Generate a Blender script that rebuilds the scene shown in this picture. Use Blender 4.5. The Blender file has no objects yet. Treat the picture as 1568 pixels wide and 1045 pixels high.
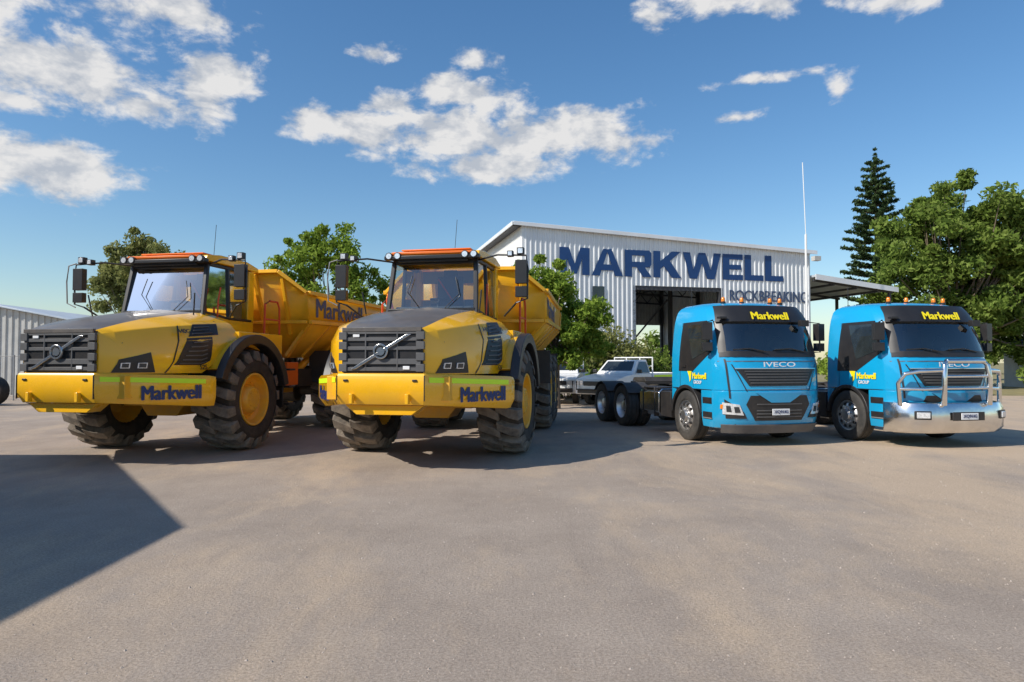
import bpy, bmesh, math, random
import numpy as np
from mathutils import Vector, Matrix
rad=math.radians
random.seed(7); np.random.seed(7)
scene=bpy.context.scene
SUN_AZ=241.0; SUN_EL=39.5

# ------------------------------------------------------------ materials
def pmat(name,col,rough=.5,metal=0,var=.12,scale=2.5,bump=0,bscale=40,coat=0,dust=0,dz=1.3,dcol=(.40,.31,.23),spec=.5):
    m=bpy.data.materials.new(name); m.use_nodes=True; nt=m.node_tree; N=nt.nodes; L=nt.links
    b=N['Principled BSDF']
    b.inputs['Roughness'].default_value=rough; b.inputs['Metallic'].default_value=metal
    b.inputs['Coat Weight'].default_value=coat; b.inputs['Coat Roughness'].default_value=.06
    b.inputs['Specular IOR Level'].default_value=spec
    tc=N.new('ShaderNodeTexCoord')
    n=N.new('ShaderNodeTexNoise'); n.inputs['Scale'].default_value=scale; n.inputs['Detail'].default_value=6; n.inputs['Roughness'].default_value=.65
    L.new(tc.outputs['Object'],n.inputs['Vector'])
    mr=N.new('ShaderNodeMapRange'); mr.inputs[1].default_value=.3; mr.inputs[2].default_value=.7
    mr.inputs[3].default_value=1-var; mr.inputs[4].default_value=1+var
    L.new(n.outputs['Fac'],mr.inputs[0])
    vm=N.new('ShaderNodeVectorMath'); vm.operation='SCALE'; vm.inputs[0].default_value=col[:3]
    L.new(mr.outputs[0],vm.inputs['Scale'])
    out=vm.outputs[0]
    if dust>0:
        sx=N.new('ShaderNodeSeparateXYZ'); L.new(tc.outputs['Object'],sx.inputs[0])
        dm=N.new('ShaderNodeMapRange'); dm.inputs[1].default_value=0; dm.inputs[2].default_value=dz
        dm.inputs[3].default_value=1; dm.inputs[4].default_value=.12; L.new(sx.outputs['Z'],dm.inputs[0])
        n2=N.new('ShaderNodeTexNoise'); n2.inputs['Scale'].default_value=6; n2.inputs['Detail'].default_value=7; n2.inputs['Roughness'].default_value=.7
        L.new(tc.outputs['Object'],n2.inputs['Vector'])
        m2=N.new('ShaderNodeMapRange'); m2.inputs[1].default_value=.35; m2.inputs[2].default_value=.65; m2.inputs[3].default_value=.15; m2.inputs[4].default_value=1
        L.new(n2.outputs['Fac'],m2.inputs[0])
        mu=N.new('ShaderNodeMath'); mu.operation='MULTIPLY'; L.new(dm.outputs[0],mu.inputs[0]); L.new(m2.outputs[0],mu.inputs[1])
        m3=N.new('ShaderNodeMath'); m3.operation='MULTIPLY'; L.new(mu.outputs[0],m3.inputs[0]); m3.inputs[1].default_value=dust
        mx=N.new('ShaderNodeMix'); mx.data_type='RGBA'; L.new(m3.outputs[0],mx.inputs[0]); L.new(out,mx.inputs[6]); mx.inputs[7].default_value=(*dcol,1)
        out=mx.outputs[2]
        ra=N.new('ShaderNodeMapRange'); ra.inputs[3].default_value=rough; ra.inputs[4].default_value=min(1,rough+.5); L.new(m3.outputs[0],ra.inputs[0]); L.new(ra.outputs[0],b.inputs['Roughness'])
    L.new(out,b.inputs['Base Color'])
    if bump>0:
        n3=N.new('ShaderNodeTexNoise'); n3.inputs['Scale'].default_value=bscale; n3.inputs['Detail'].default_value=4
        L.new(tc.outputs['Object'],n3.inputs['Vector'])
        bp=N.new('ShaderNodeBump'); bp.inputs['Strength'].default_value=bump; bp.inputs['Distance'].default_value=.02
        L.new(n3.outputs['Fac'],bp.inputs['Height']); L.new(bp.outputs[0],b.inputs['Normal'])
    return m

YEL=pmat('yellow_paint',(.93,.485,.006),.26,var=.04,coat=.6,dust=.15,dz=1.6)
YEL2=pmat('yellow_paint_dusty',(.90,.455,.008),.40,var=.10,coat=.2,dust=.34,dz=2.2)
GREYH=pmat('grey_hood_paint',(.085,.080,.078),.40,var=.15,coat=.15,dust=.3,dz=4)
DARKG=pmat('dark_grey_plastic',(.095,.095,.098),.5,var=.2,dust=.2)
BLK=pmat('black_plastic',(.016,.016,.018),.4,var=.2,dust=.06,dz=3)
CHAS=pmat('chassis_black',(.030,.029,.028),.6,var=.3,dust=.3)
RUB=pmat('tyre_rubber',(.020,.018,.017),.8,var=.25,scale=5,bump=.3,dust=.22,dz=2.6,dcol=(.27,.215,.165))
RUBL=pmat('tyre_tread_rubber',(.085,.074,.064),.85,var=.3,scale=7,bump=.4,dust=.8,dz=2.2,dcol=(.38,.31,.24))
RUB2=pmat('road_tyre_rubber',(.025,.025,.025),.7,var=.2,bump=.2,dust=.35,dz=1.2,dcol=(.2,.17,.14))
HIV=pmat('hi_vis_yellow_tape',(.66,.95,.02),.4,var=.03)
NAVY=pmat('navy_vinyl',(.010,.03,.14),.45,var=.05)
SIL=pmat('silver_metal',(.68,.68,.68),.25,1,var=.05)
ALU=pmat('polished_aluminium',(.80,.79,.77),.18,1,var=.1,scale=4,bump=.25,bscale=5,dust=.12,dz=.9)
ALW=pmat('alloy_wheel',(.75,.75,.75),.35,1,var=.1,dust=.3)
LENS=pmat('lamp_lens',(.78,.80,.82),.08,.4,var=.3,scale=30)
LENSD=pmat('dark_lamp_glass',(.05,.055,.06),.08,.2,var=.3,scale=14)
RED=pmat('red_handrail',(.68,.075,.015),.45,var=.08)
ORA=pmat('orange_paint',(.78,.16,.012),.4,var=.08)
BLU=pmat('blue_truck_paint',(.004,.325,.60),.20,var=.03,coat=.9,dust=.10,dz=1.0)
WHI=pmat('white_paint',(.80,.80,.79),.35,var=.06,coat=.3,dust=.15,dz=.8)
YTX=pmat('yellow_vinyl',(.92,.74,.01),.45,var=.03)
WTX=pmat('white_vinyl',(.8,.8,.8),.45,var=.03)
AMB=pmat('amber_lens',(.8,.22,.01),.15,var=.05)
DGL=pmat('dark_window_glass',(.022,.028,.03),.05,var=.6,scale=1.8,spec=.8)
SEAT=pmat('seat_fabric',(.10,.10,.105),.8,var=.2)
LINER=pmat('cab_lining',(.34,.34,.33),.7,var=.1)
BARK=pmat('bark',(.16,.12,.085),.9,var=.35,scale=6,bump=.6,bscale=14)
WALLM=pmat('zincalume_cladding',(.72,.735,.75),.42,.1,var=.07,scale=.7)
WALLW=pmat('white_cladding',(.76,.76,.74),.5,0,var=.06,scale=.6)
ROOFM=pmat('roof_sheet',(.50,.55,.60),.45,.2,var=.1,scale=.6)
STEEL=pmat('dark_steel',(.06,.062,.07),.6,.2,var=.2)
SIGNB=pmat('sign_navy',(.008,.050,.17),.5,var=.1)
SIGNG=pmat('sign_grey_blue',(.055,.085,.16),.5,var=.1)
OLDM=pmat('weathered_cladding',(.50,.49,.46),.6,.05,var=.2,scale=.8)
CONC=pmat('stone_chips',(.38,.32,.27),.85,var=.5,scale=40)
GALV=pmat('galvanised_wire',(.25,.25,.25),.6,.3,var=.1)

def glassmat():
    m=bpy.data.materials.new('cab_glass'); m.use_nodes=True; nt=m.node_tree; N=nt.nodes; L=nt.links
    N.remove(N['Principled BSDF']); o=N['Material Output']
    t=N.new('ShaderNodeBsdfTransparent'); t.inputs[0].default_value=(.74,.82,.80,1)
    g=N.new('ShaderNodeBsdfGlossy'); g.inputs['Roughness'].default_value=.04
    f=N.new('ShaderNodeFresnel'); f.inputs[0].default_value=1.5
    a=N.new('ShaderNodeMath'); a.operation='ADD'; a.inputs[1].default_value=.15; L.new(f.outputs[0],a.inputs[0])
    mx=N.new('ShaderNodeMixShader'); L.new(a.outputs[0],mx.inputs[0]); L.new(t.outputs[0],mx.inputs[1]); L.new(g.outputs[0],mx.inputs[2])
    L.new(mx.outputs[0],o.inputs[0]); return m
GLS=glassmat()

def leafmat(name,c1,c2,c3,k=1.0):
    m=bpy.data.materials.new(name); m.use_nodes=True; nt=m.node_tree; N=nt.nodes; L=nt.links
    N.remove(N['Principled BSDF']); o=N['Material Output']
    geo=N.new('ShaderNodeNewGeometry'); tc=N.new('ShaderNodeTexCoord')
    n=N.new('ShaderNodeTexNoise'); n.inputs['Scale'].default_value=.7; n.inputs['Detail'].default_value=2; L.new(tc.outputs['Object'],n.inputs['Vector'])
    a=N.new('ShaderNodeMath'); a.operation='MULTIPLY_ADD'; a.inputs[1].default_value=.55; L.new(geo.outputs['Random Per Island'],a.inputs[0])
    b=N.new('ShaderNodeMath'); b.operation='MULTIPLY'; b.inputs[1].default_value=.5; L.new(n.outputs['Fac'],b.inputs[0]); L.new(b.outputs[0],a.inputs[2])
    r=N.new('ShaderNodeValToRGB'); r.color_ramp.elements[0].color=(*[q*k for q in c1],1); r.color_ramp.elements[0].position=.15
    r.color_ramp.elements[1].color=(*[q*k for q in c3],1); r.color_ramp.elements[1].position=.85
    e=r.color_ramp.elements.new(.5); e.color=(*[q*k for q in c2],1); L.new(a.outputs[0],r.inputs[0])
    d=N.new('ShaderNodeBsdfDiffuse'); t=N.new('ShaderNodeBsdfTranslucent'); L.new(r.outputs[0],d.inputs[0]); L.new(r.outputs[0],t.inputs[0])
    mx=N.new('ShaderNodeMixShader'); mx.inputs[0].default_value=.4; L.new(d.outputs[0],mx.inputs[1]); L.new(t.outputs[0],mx.inputs[2])
    L.new(mx.outputs[0],o.inputs[0]); return m
LF1=leafmat('leaves_bright',(.08,.13,.02),(.19,.28,.04),(.32,.41,.08),1.1)
LF2=leafmat('leaves_olive',(.09,.105,.03),(.19,.20,.065),(.30,.30,.12),1.2)
LF3=leafmat('leaves_dark',(.055,.09,.020),(.14,.205,.038),(.26,.325,.085),1.1)
LF4=leafmat('needles_dark',(.02,.04,.02),(.055,.09,.035),(.10,.14,.055),1.1)

# ------------------------------------------------------------ mesh builder
def empty(name,loc=(0,0,0),rz=0,parent=None):
    o=bpy.data.objects.new(name,None); o.empty_display_size=.3; scene.collection.objects.link(o)
    o.location=loc; o.rotation_euler=(0,0,rad(rz)); o.parent=parent; return o
class B:
    def __init__(s,name,parent=None): s.n=name; s.p=parent; s.bm=bmesh.new(); s.mats=[]; s.mi=0
    def use(s,m):
        if m not in s.mats: s.mats.append(m)
        s.mi=s.mats.index(m); return s
    def add(s,vs,fs,mis=None):
        v=[s.bm.verts.new(p) for p in vs]
        for i,f in enumerate(fs):
            try:
                q=s.bm.faces.new([v[j] for j in f]); q.material_index=s.mi if mis is None else mis[i]
            except ValueError: pass
    def box(s,c,sz,rot=None):
        hx,hy,hz=sz[0]/2,sz[1]/2,sz[2]/2
        vs=[Vector((x,y,z)) for x in(-hx,hx) for y in(-hy,hy) for z in(-hz,hz)]
        if rot is not None: vs=[rot@v for v in vs]
        vs=[v+Vector(c) for v in vs]
        s.add(vs,[(0,1,3,2),(4,6,7,5),(0,4,5,1),(2,3,7,6),(0,2,6,4),(1,5,7,3)]); return s
    def prism(s,pts,ax,a,b):
        def mk(p,t):
            return {'x':(t,p[0],p[1]),'y':(p[0],t,p[1]),'z':(p[0],p[1],t)}[ax]
        n=len(pts); vs=[mk(p,a) for p in pts]+[mk(p,b) for p in pts]
        fs=[tuple(range(n)),tuple(range(2*n-1,n-1,-1))]+[(i,(i+1)%n,n+(i+1)%n,n+i) for i in range(n)]
        s.add(vs,fs); return s
    def loft(s,rings,closed=True,caps=True,skip=None):
        n=len(rings[0]); vs=[p for r in rings for p in r]; fs=[]
        for k in range(len(rings)-1):
            for i in range(n if closed else n-1):
                if skip and skip(k,i): continue
                j=(i+1)%n; fs.append((k*n+i,k*n+j,(k+1)*n+j,(k+1)*n+i))
        if caps: fs.append(tuple(range(n))); fs.append(tuple(range(len(vs)-1,len(vs)-1-n,-1)))
        s.add(vs,fs); return s
    def lathe(s,prof,c,ax='x',n=36,caps=True):
        rings=[]
        for (t,r) in prof:
            ring=[]
            for i in range(n):
                a=2*math.pi*i/n; u,v=r*math.cos(a),r*math.sin(a)
                ring.append({'x':(c[0]+t,c[1]+u,c[2]+v),'y':(c[0]+u,c[1]+t,c[2]+v),'z':(c[0]+u,c[1]+v,c[2]+t)}[ax])
            rings.append(ring)
        s.loft(rings,True,caps); return s
    def tube(s,pts,r,n=8,r2=None):
        pts=[Vector(p) for p in pts]; rings=[]; m=len(pts)
        for i,p in enumerate(pts):
            t=(pts[min(i+1,m-1)]-pts[max(i-1,0)]).normalized()
            up=Vector((0,0,1)) if abs(t.z)<.9 else Vector((0,1,0))
            a=t.cross(up).normalized(); b=a.cross(t).normalized()
            rr=r if r2 is None else r+(r2-r)*i/(m-1)
            o=math.pi/4 if n==4 else 0
            rings.append([p+a*rr*math.cos(o+2*math.pi*k/n)+b*rr*math.sin(o+2*math.pi*k/n) for k in range(n)])
        s.loft(rings); return s
    def patch(s,f,c,nu=6,nv=4,off=.008,out=(0,0,1.5),skirt=True):
        def P(i,j):
            u,v=i/nu,j/nv
            a=(1-u)*(1-v)*c[0][0]+u*(1-v)*c[1][0]+u*v*c[2][0]+(1-u)*v*c[3][0]
            b=(1-u)*(1-v)*c[0][1]+u*(1-v)*c[1][1]+u*v*c[2][1]+(1-u)*v*c[3][1]
            e=.004; p=Vector(f(a,b)); d1=Vector(f(a+e,b))-Vector(f(a-e,b)); d2=Vector(f(a,b+e))-Vector(f(a,b-e))
            nn=d1.cross(d2)
            if nn.length<1e-9: nn=p-Vector(out)
            nn.normalize()
            if nn.dot(p-Vector(out))<0: nn=-nn
            return p,nn
        g=[[P(i,j) for j in range(nv+1)] for i in range(nu+1)]
        vs=[]; idx={}
        for i in range(nu+1):
            for j in range(nv+1): idx[(i,j)]=len(vs); vs.append(g[i][j][0]+g[i][j][1]*off)
        fs=[(idx[i,j],idx[i+1,j],idx[i+1,j+1],idx[i,j+1]) for i in range(nu) for j in range(nv)]
        if skirt:
            loop=[(i,0) for i in range(nu)]+[(nu,j) for j in range(nv)]+[(i,nv) for i in range(nu,0,-1)]+[(0,j) for j in range(nv,0,-1)]
            k0=len(vs)
            for q in loop: vs.append(g[q[0]][q[1]][0]-g[q[0]][q[1]][1]*.01)
            m=len(loop)
            for k in range(m): fs.append((idx[loop[k]],idx[loop[(k+1)%m]],k0+(k+1)%m,k0+k))
        s.add(vs,fs); return s
    def done(s,bevel=.008,ang=38,solid=0,seg=2):
        bmesh.ops.recalc_face_normals(s.bm,faces=s.bm.faces)
        me=bpy.data.meshes.new(s.n); s.bm.to_mesh(me); s.bm.free()
        for m in s.mats: me.materials.append(m)
        for p in me.polygons: p.use_smooth=True
        me.set_sharp_from_angle(angle=rad(ang))
        o=bpy.data.objects.new(s.n,me); scene.collection.objects.link(o)
        if s.p: o.parent=s.p
        if solid:
            md=o.modifiers.new('sol','SOLIDIFY'); md.thickness=solid; md.offset=0
        if bevel:
            md=o.modifiers.new('bev','BEVEL'); md.width=bevel; md.segments=seg; md.limit_method='ANGLE'; md.angle_limit=rad(35); md.use_clamp_overlap=True
        return o

def text(name,body,parent,o,u,v,w,h,mat,depth=.004,bold=.035):
    """lettering cut from the built-in font; heavier weight made by overlapping shifted copies"""
    cu=bpy.data.curves.new(name,'FONT'); cu.body=body; cu.resolution_u=4
    ob=bpy.data.objects.new('t',cu); scene.collection.objects.link(ob)
    dg=bpy.context.evaluated_depsgraph_get(); dg.update()
    me=bpy.data.meshes.new_from_object(ob.evaluated_get(dg)); bpy.data.objects.remove(ob)
    co=np.array([vv.co[:] for vv in me.vertices]); mn=co.min(0); mx=co.max(0)
    u=Vector(u).normalized(); v=Vector(v).normalized(); nn=u.cross(v)
    polys=[tuple(p.vertices) for p in me.polygons]; V=[];F=[]
    sh=bold*h
    cps=[(0,0)] if bold==0 else [(0,0),(sh,0),(-sh,0),(sh*.5,sh*.6),(-sh*.5,-sh*.6),(sh*1.7,0),(-sh*1.7,0)]
    for k,(dx,dy) in enumerate(cps):
        base=len(V)
        for c in co:
            a=(c[0]-mn[0])/(mx[0]-mn[0])*w+dx; b=(c[1]-mn[1])/(mx[1]-mn[1])*h+dy
            V.append(Vector(o)+u*a+v*b+nn*(depth+.0006*k))
        F+=[tuple(base+i for i in p) for p in polys]
    m2=bpy.data.meshes.new(name); m2.from_pydata(V,[],F); m2.materials.append(mat)
    ob=bpy.data.objects.new(name,m2); scene.collection.objects.link(ob); ob.parent=parent; return ob

def glyph(ch,w,h,t):
    if ch=='M': return [[(0,0),(0,h),(1.25*t,h),(w/2,.40*h),(w-1.25*t,h),(w,h),(w,0),(w-t,0),(w-t,.60*h),(w/2+.3*t,.04*h),(w/2-.3*t,.04*h),(t,.60*h),(t,0)]]
    if ch=='A': return [[(0,0),(1.1*t,0),(w/2+.12*t,h*.98),(w/2-.55*t,h)],[(w,0),(w-1.1*t,0),(w/2-.12*t,h*.98),(w/2+.55*t,h)],[(.22*w,.20*h),(.78*w,.20*h),(.72*w,.42*h),(.28*w,.42*h)]]
    if ch=='R': return [[(0,0),(t,0),(t,h),(0,h)],[(t*.9,h-.72*t),(w-.5*t,h-.72*t),(w-.3*t,h),(t*.9,h)],[(t*.9,.36*h),(w-.3*t,.36*h),(w-.5*t,.36*h+.7*t),(t*.9,.36*h+.7*t)],[(w-t,.40*h),(w-.25*t,.37*h),(w,.48*h),(w,.90*h),(w-.3*t,h-.005),(w-t,.94*h)],[(.42*w,.38*h),(.42*w+1.15*t,.38*h),(w,0),(w-1.25*t,0)]]
    if ch=='K': return [[(0,0),(t,0),(t,h),(0,h)],[(t*.9,.30*h),(t*.9,.60*h),(w-1.35*t,h),(w-.05*t,h)],[(.32*w,.50*h),(.58*w,.66*h),(w,0),(w-1.35*t,0)]]
    if ch=='W': return [[(0,h),(1.05*t,h),(.27*w,.34*h),(.5*w-.5*t,h),(.5*w+.5*t,h),(.73*w,.34*h),(w-1.05*t,h),(w,h),(.73*w+.55*t,0),(.73*w-.55*t,0),(.5*w,.60*h),(.27*w+.55*t,0),(.27*w-.55*t,0)]]
    if ch=='E': return [[(0,0),(w,0),(w,.72*t),(t,.72*t),(t,.5*h-.33*t),(.92*w,.5*h-.33*t),(.92*w,.5*h+.33*t),(t,.5*h+.33*t),(t,h-.72*t),(w,h-.72*t),(w,h),(0,h)]]
    return [[(0,0),(w,0),(w,.75*t),(t,.75*t),(t,h),(0,h)]]

def arc(cy,cz,r0,r1,a0,a1,n=14):
    o=[(cy+r1*math.cos(rad(a0+(a1-a0)*i/n)),cz+r1*math.sin(rad(a0+(a1-a0)*i/n))) for i in range(n+1)]
    i_=[(cy+r0*math.cos(rad(a0+(a1-a0)*i/n)),cz+r0*math.sin(rad(a0+(a1-a0)*i/n))) for i in range(n,-1,-1)]
    return o+i_

# ------------------------------------------------------------ wheels
def big_wheel(name,root,cx,cy,R=.92,W=.76,side=1,ph=0):
    b=B(name,root).use(RUB); c=(cx,cy,R)
    h=W/2
    b.lathe([(-h*.72,R*.50),(-h*.93,R*.56),(-h*1.0,R*.70),(-h*.96,R*.80),(-h*.86,R*.855),(-h*.5,R*.865),(h*.5,R*.865),(h*.86,R*.855),(h*.96,R*.80),(h*1.0,R*.70),(h*.93,R*.56),(h*.72,R*.50)],c,'x',48,False)
    b.use(RUBL); n=17
    for k in range(n):
        for sg in(-1,1):
            t0=2*math.pi*(k+(.5 if sg>0 else 0))/n+ph
            xs=[-.06,.5,.90,1.0]; rt=[1.0,1.0,.968,.82]; rb=[.85,.85,.83,.77]; tc=[0,.11,.16,.16]; hw=[.088,.104,.115,.10]
            rings=[]
            for q in range(4):
                x=cx+sg*h*xs[q]*(1.04 if q==3 else 1); ring=[]
                for (dt,rr) in((-1,rb[q]),(-1,rt[q]),(1,rt[q]),(1,rb[q])):
                    w=hw[q]*(1.12 if rr==rb[q] else .86); a=t0+tc[q]*sg+dt*w
                    ring.append((x,cy+R*rr*math.cos(a),R+R*rr*math.sin(a)))
                rings.append(ring)
            b.loft(rings)
    b.use(YEL2); s=side
    b.lathe([(s*h*.80,R*.53),(s*h*.93,R*.525),(s*h*.90,R*.48),(s*h*.55,R*.455),(s*h*.42,R*.40),(s*h*.45,R*.30),(s*h*.72,R*.27),(s*h*.86,R*.22),(s*h*.86,R*.001)],c,'x',36,False)
    b.lathe([(-s*h*.80,R*.53),(-s*h*.6,R*.45),(-s*h*.2,R*.30),(-s*h*.2,R*.001)],c,'x',30,False)
    for k in range(16):
        a=2*math.pi*k/16; y,z=cy+R*.36*math.cos(a),R+R*.36*math.sin(a)
        b.lathe([(s*h*.40,.018),(s*h*.52,.018),(s*h*.52,.001)],(cx,y,z),'x',6,False)
    for k in range(8):
        a=2*math.pi*k/8; y,z=cy+R*.17*math.cos(a),R+R*.17*math.sin(a)
        b.lathe([(s*h*.8,.014),(s*h*.91,.014),(s*h*.91,.001)],(cx,y,z),'x',6,False)
    b.done(bevel=.006,seg=1)

def road_wheel(name,root,cx,cy,R=.51,W=.30,side=-1,front=True,dual=False,rim=None):
    rim=rim or ALW
    b=B(name,root).use(RUB2); h=W/2
    def tyre(x0):
        b.lathe([(-h*.75,R*.58),(-h*.98,R*.66),(-h,R*.84),(-h*.9,R*.965),(-h*.78,R),(-h*.45,R),(-h*.42,R*.975),(-h*.36,R*.975),(-h*.33,R),(h*.33,R),(h*.36,R*.975),(h*.42,R*.975),(h*.45,R),(h*.78,R),(h*.9,R*.965),(h,R*.84),(h*.98,R*.66),(h*.75,R*.58)],(x0,cy,R),'x',48,False)
    tyre(cx)
    if dual: tyre(cx-side*W*1.12)
    b.use(rim); s=side; c=(cx,cy,R)
    if front:
        b.lathe([(s*h*.7,R*.62),(s*h*.92,R*.60),(s*h*.85,R*.55),(s*h*.6,R*.53),(s*h*.9,R*.44),(s*h*.98,R*.34),(s*h*.85,R*.30),(s*h*.85,R*.24),(s*h*1.35,R*.20),(s*h*1.4,R*.12),(s*h*1.4,.001)],c,'x',40,False)
        xh,rh=s*h*.86,R*.45; xb,rb=s*h*.86,R*.29
    else:
        b.lathe([(s*h*.7,R*.62),(s*h*.92,R*.60),(s*h*.7,R*.56),(-s*h*.2,R*.50),(-s*h*.45,R*.36),(-s*h*.4,R*.28),(s*h*.5,R*.24),(s*h*.6,R*.16),(s*h*.6,.001)],c,'x',40,False)
        xh,rh=-s*h*.3,R*.43; xb,rb=-s*h*.38,R*.32
    b.use(BLK)
    for k in range(10):
        a=2*math.pi*k/10
        b.lathe([(xh-s*.05,.032),(xh+s*.018,.032),(xh+s*.018,.001)],(cx,cy+rh*math.cos(a),R+rh*math.sin(a)),'x',12,False)
    b.use(SIL)
    for k in range(10):
        a=2*math.pi*(k+.5)/10
        b.lathe([(xb-s*.02,.016),(xb+s*.045,.014),(xb+s*.045,.001)],(cx,cy+rb*math.cos(a),R+rb*math.sin(a)),'x',6,False)
    b.done(bevel=0)

# ------------------------------------------------------------ articulated dump truck
ST=[-2.62,-2.45,-2.2,-1.8,-1.2,-.6,-.15]
PR=[[(.62,1.42),(.64,1.6),(.64,1.85),(.62,2.02),(.57,2.08),(0,2.10)],
    [(.80,1.42),(.83,1.6),(.82,1.87),(.76,2.06),(.64,2.14),(0,2.17)],
    [(.97,1.42),(1.0,1.6),(.98,1.90),(.90,2.11),(.68,2.21),(0,2.25)],
    [(1.2,1.42),(1.22,1.6),(1.2,1.93),(1.07,2.17),(.71,2.30),(0,2.35)],
    [(1.38,1.42),(1.39,1.6),(1.36,1.97),(1.2,2.23),(.75,2.40),(0,2.47)],
    [(1.44,1.75),(1.44,1.83),(1.4,2.02),(1.23,2.27),(.78,2.48),(0,2.55)],
    [(1.44,1.98),(1.44,2.02),(1.4,2.1),(1.22,2.3),(.78,2.51),(0,2.58)]]
def Hs(sg):
    def f(y,v):
        y=max(ST[0],min(ST[-1],y)); v=max(0,min(5,v))
        k=0
        while k<len(ST)-2 and y>ST[k+1]: k+=1
        t=(y-ST[k])/(ST[k+1]-ST[k]); j=min(4,int(v)); w=v-j
        def pt(kk): a,b=PR[kk][j],PR[kk][j+1]; return a[0]+(b[0]-a[0])*w,a[1]+(b[1]-a[1])*w
        a,b=pt(k),pt(k+1)
        return (sg*(a[0]+(b[0]-a[0])*t),y,a[1]+(b[1]-a[1])*t)
    return f

def dump_truck(loc,rz,num,bend):
    root=empty('articulated_dump_truck',loc,rz)
    pv=Vector((0,1.7,0)); Rm=Matrix.Rotation(rad(bend),3,'Z'); rl=pv-Rm@pv
    rear=empty('rear_unit',rl,bend,root)
    for s,nm in((-1,'right'),(1,'left')):
        for j,y in enumerate((0,4.5,6.45)):
            big_wheel('wheel_%s_%d'%(nm,j+1),root if j==0 else rear,s*1.30,y,side=s,ph=random.random())
    b=B('hood',root); b.use(YEL); b.use(GREYH)
    rings=[]
    for k,y in enumerate(ST):
        h=PR[k]; rings.append([(x,y,z) for x,z in h]+[(-x,y,z) for x,z in h[-2::-1]])
    n=len(rings[0]); vs=[p for r in rings for p in r]; fs=[];mi=[]
    for k in range(len(rings)-1):
        for i in range(n-1):
            fs.append((k*n+i,k*n+i+1,(k+1)*n+i+1,(k+1)*n+i)); mi.append(1 if i in(4,5) else 0)
    fs.append(tuple(range(n))); mi.append(0)
    b.add(vs,fs,mi); b.done(bevel=.012,ang=28)
    d=B('hood_side_grilles',root); O=(0,-1.2,1.7)
    for s in(-1,1):
        f=Hs(s)
        d.use(BLK); d.patch(f,[(-1.72,.75),(-1.02,.75),(-.90,2.15),(-1.45,2.15)],off=.012,out=O)
        d.patch(f,[(-1.40,2.26),(-.72,2.26),(-.60,3.0),(-1.22,3.0)],off=.012,out=O)
        d.patch(f,[(-1.86,.05),(-1.835,.05),(-1.50,3.0),(-1.525,3.0)],nu=1,nv=9,off=.006,out=O,skirt=False)
        d.patch(f,[(-2.40,2.05),(-2.40,2.10),(-.5,3.25),(-.5,3.20)],nu=12,nv=1,off=.005,out=O,skirt=False)
        d.use(DARKG)
        for q in range(6):
            v=.88+q*.2; y0=-1.64+.04*q*1.4; y1=-1.12+.012*q
            d.patch(f,[(y0,v),(y1,v),(y1,v+.05),(y0,v+.05)],nu=4,nv=1,off=.03,out=O)
        for q in range(3):
            v=2.38+q*.2; d.patch(f,[(-1.32+.05*q,v),(-.85,v),(-.85,v+.05),(-1.32+.05*q,v+.05)],nu=4,nv=1,off=.026,out=O)
        d.use(BLK); d.patch(f,[(-2.50,.12),(-1.98,.12),(-2.05,1.5),(-2.44,1.15)],off=.010,out=O)
        d.use(LENS)
        for (a,c_) in((-2.42,-2.31),(-2.22,-2.10)):
            d.patch(f,[(a,.5),(c_,.5),(c_,.98),(a,.95)],nu=3,nv=3,off=.026,out=O)
        d.use(LENSD); d.patch(f,[(-2.405,.56),(-2.325,.56),(-2.325,.9),(-2.405,.9)],nu=2,nv=2,off=.03,out=O); d.patch(f,[(-2.205,.56),(-2.115,.56),(-2.115,.92),(-2.205,.92)],nu=2,nv=2,off=.03,out=O)
    d.done(bevel=0)
    g=B('grille',root).use(BLK)
    g.box((0,-2.63,1.76),(1.22,.06,.62))
    g.use(DARKG)
    for z,t in((1.50,.05),(1.61,.08),(1.80,.05),(1.93,.05),(2.02,.03)): g.box((0,-2.668,z),(1.18,.03,t))
    for s in(-1,1):
        for z in(1.52,1.68,1.84,1.98): g.box((s*.585,-2.675,z),(.12,.05,.11))
        g.box((s*.24,-2.67,1.76),(.02,.03,.56))
    g.use(GREYH); g.box((0,-2.66,2.07),(1.2,.06,.06))
    g.use(SIL)
    g.prism([(-.46,1.50),(-.38,1.50),(.46,2.0),(.38,2.0)],'y',-2.71,-2.69)
    g.lathe([(-2.725,.085),(-2.725,.11),(-2.70,.115),(-2.70,.08)],(0,0,1.755),'y',24,False)
    g.lathe([(-2.715,.001),(-2.715,.06)],(0,0,1.755),'y',20,False)
    g.use(WTX); g.box((-.38,-2.69,1.98),(.1,.01,.04)); g.box((.38,-2.69,1.52),(.1,.01,.05))
    g.done(bevel=.004)
    b=B('bumper',root).use(YEL)
    outp=[(-1.66,-1.22),(-1.63,-1.36),(-.66,-2.73),(.66,-2.73),(1.63,-1.36),(1.66,-1.22)]
    inp=[(-1.50,-1.22),(-1.45,-1.36),(-.56,-2.50),(.56,-2.50),(1.45,-1.36),(1.50,-1.22)]
    zb=[.90,.90,1.02,1.02,.90,.90]; zt=[1.36,1.38,1.44,1.44,1.38,1.36]
    rings=[]
    for i in range(6):
        (x,y),(u,v)=outp[i],inp[i]
        rings.append([(x,y,zt[i]-.05),(x*.985,y+.03,zt[i]),(u,v,zt[i]),(u,v,zb[i]-.03),(x*.95,y+.08,zb[i]-.03),(x,y,zb[i]+.12)])
    b.loft(rings)
    b.prism([(-.6,.98),(.6,.98),(.42,.84),(-.42,.84)],'y',-2.58,-2.3)
    for s in(-1,1): b.box((s*.42,-2.75,1.08),(.05,.08,.14))
    b.use(BLK)
    for s in(-1,1): b.box((s*.66,-2.725,1.23),(.012,.03,.36))
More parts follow.
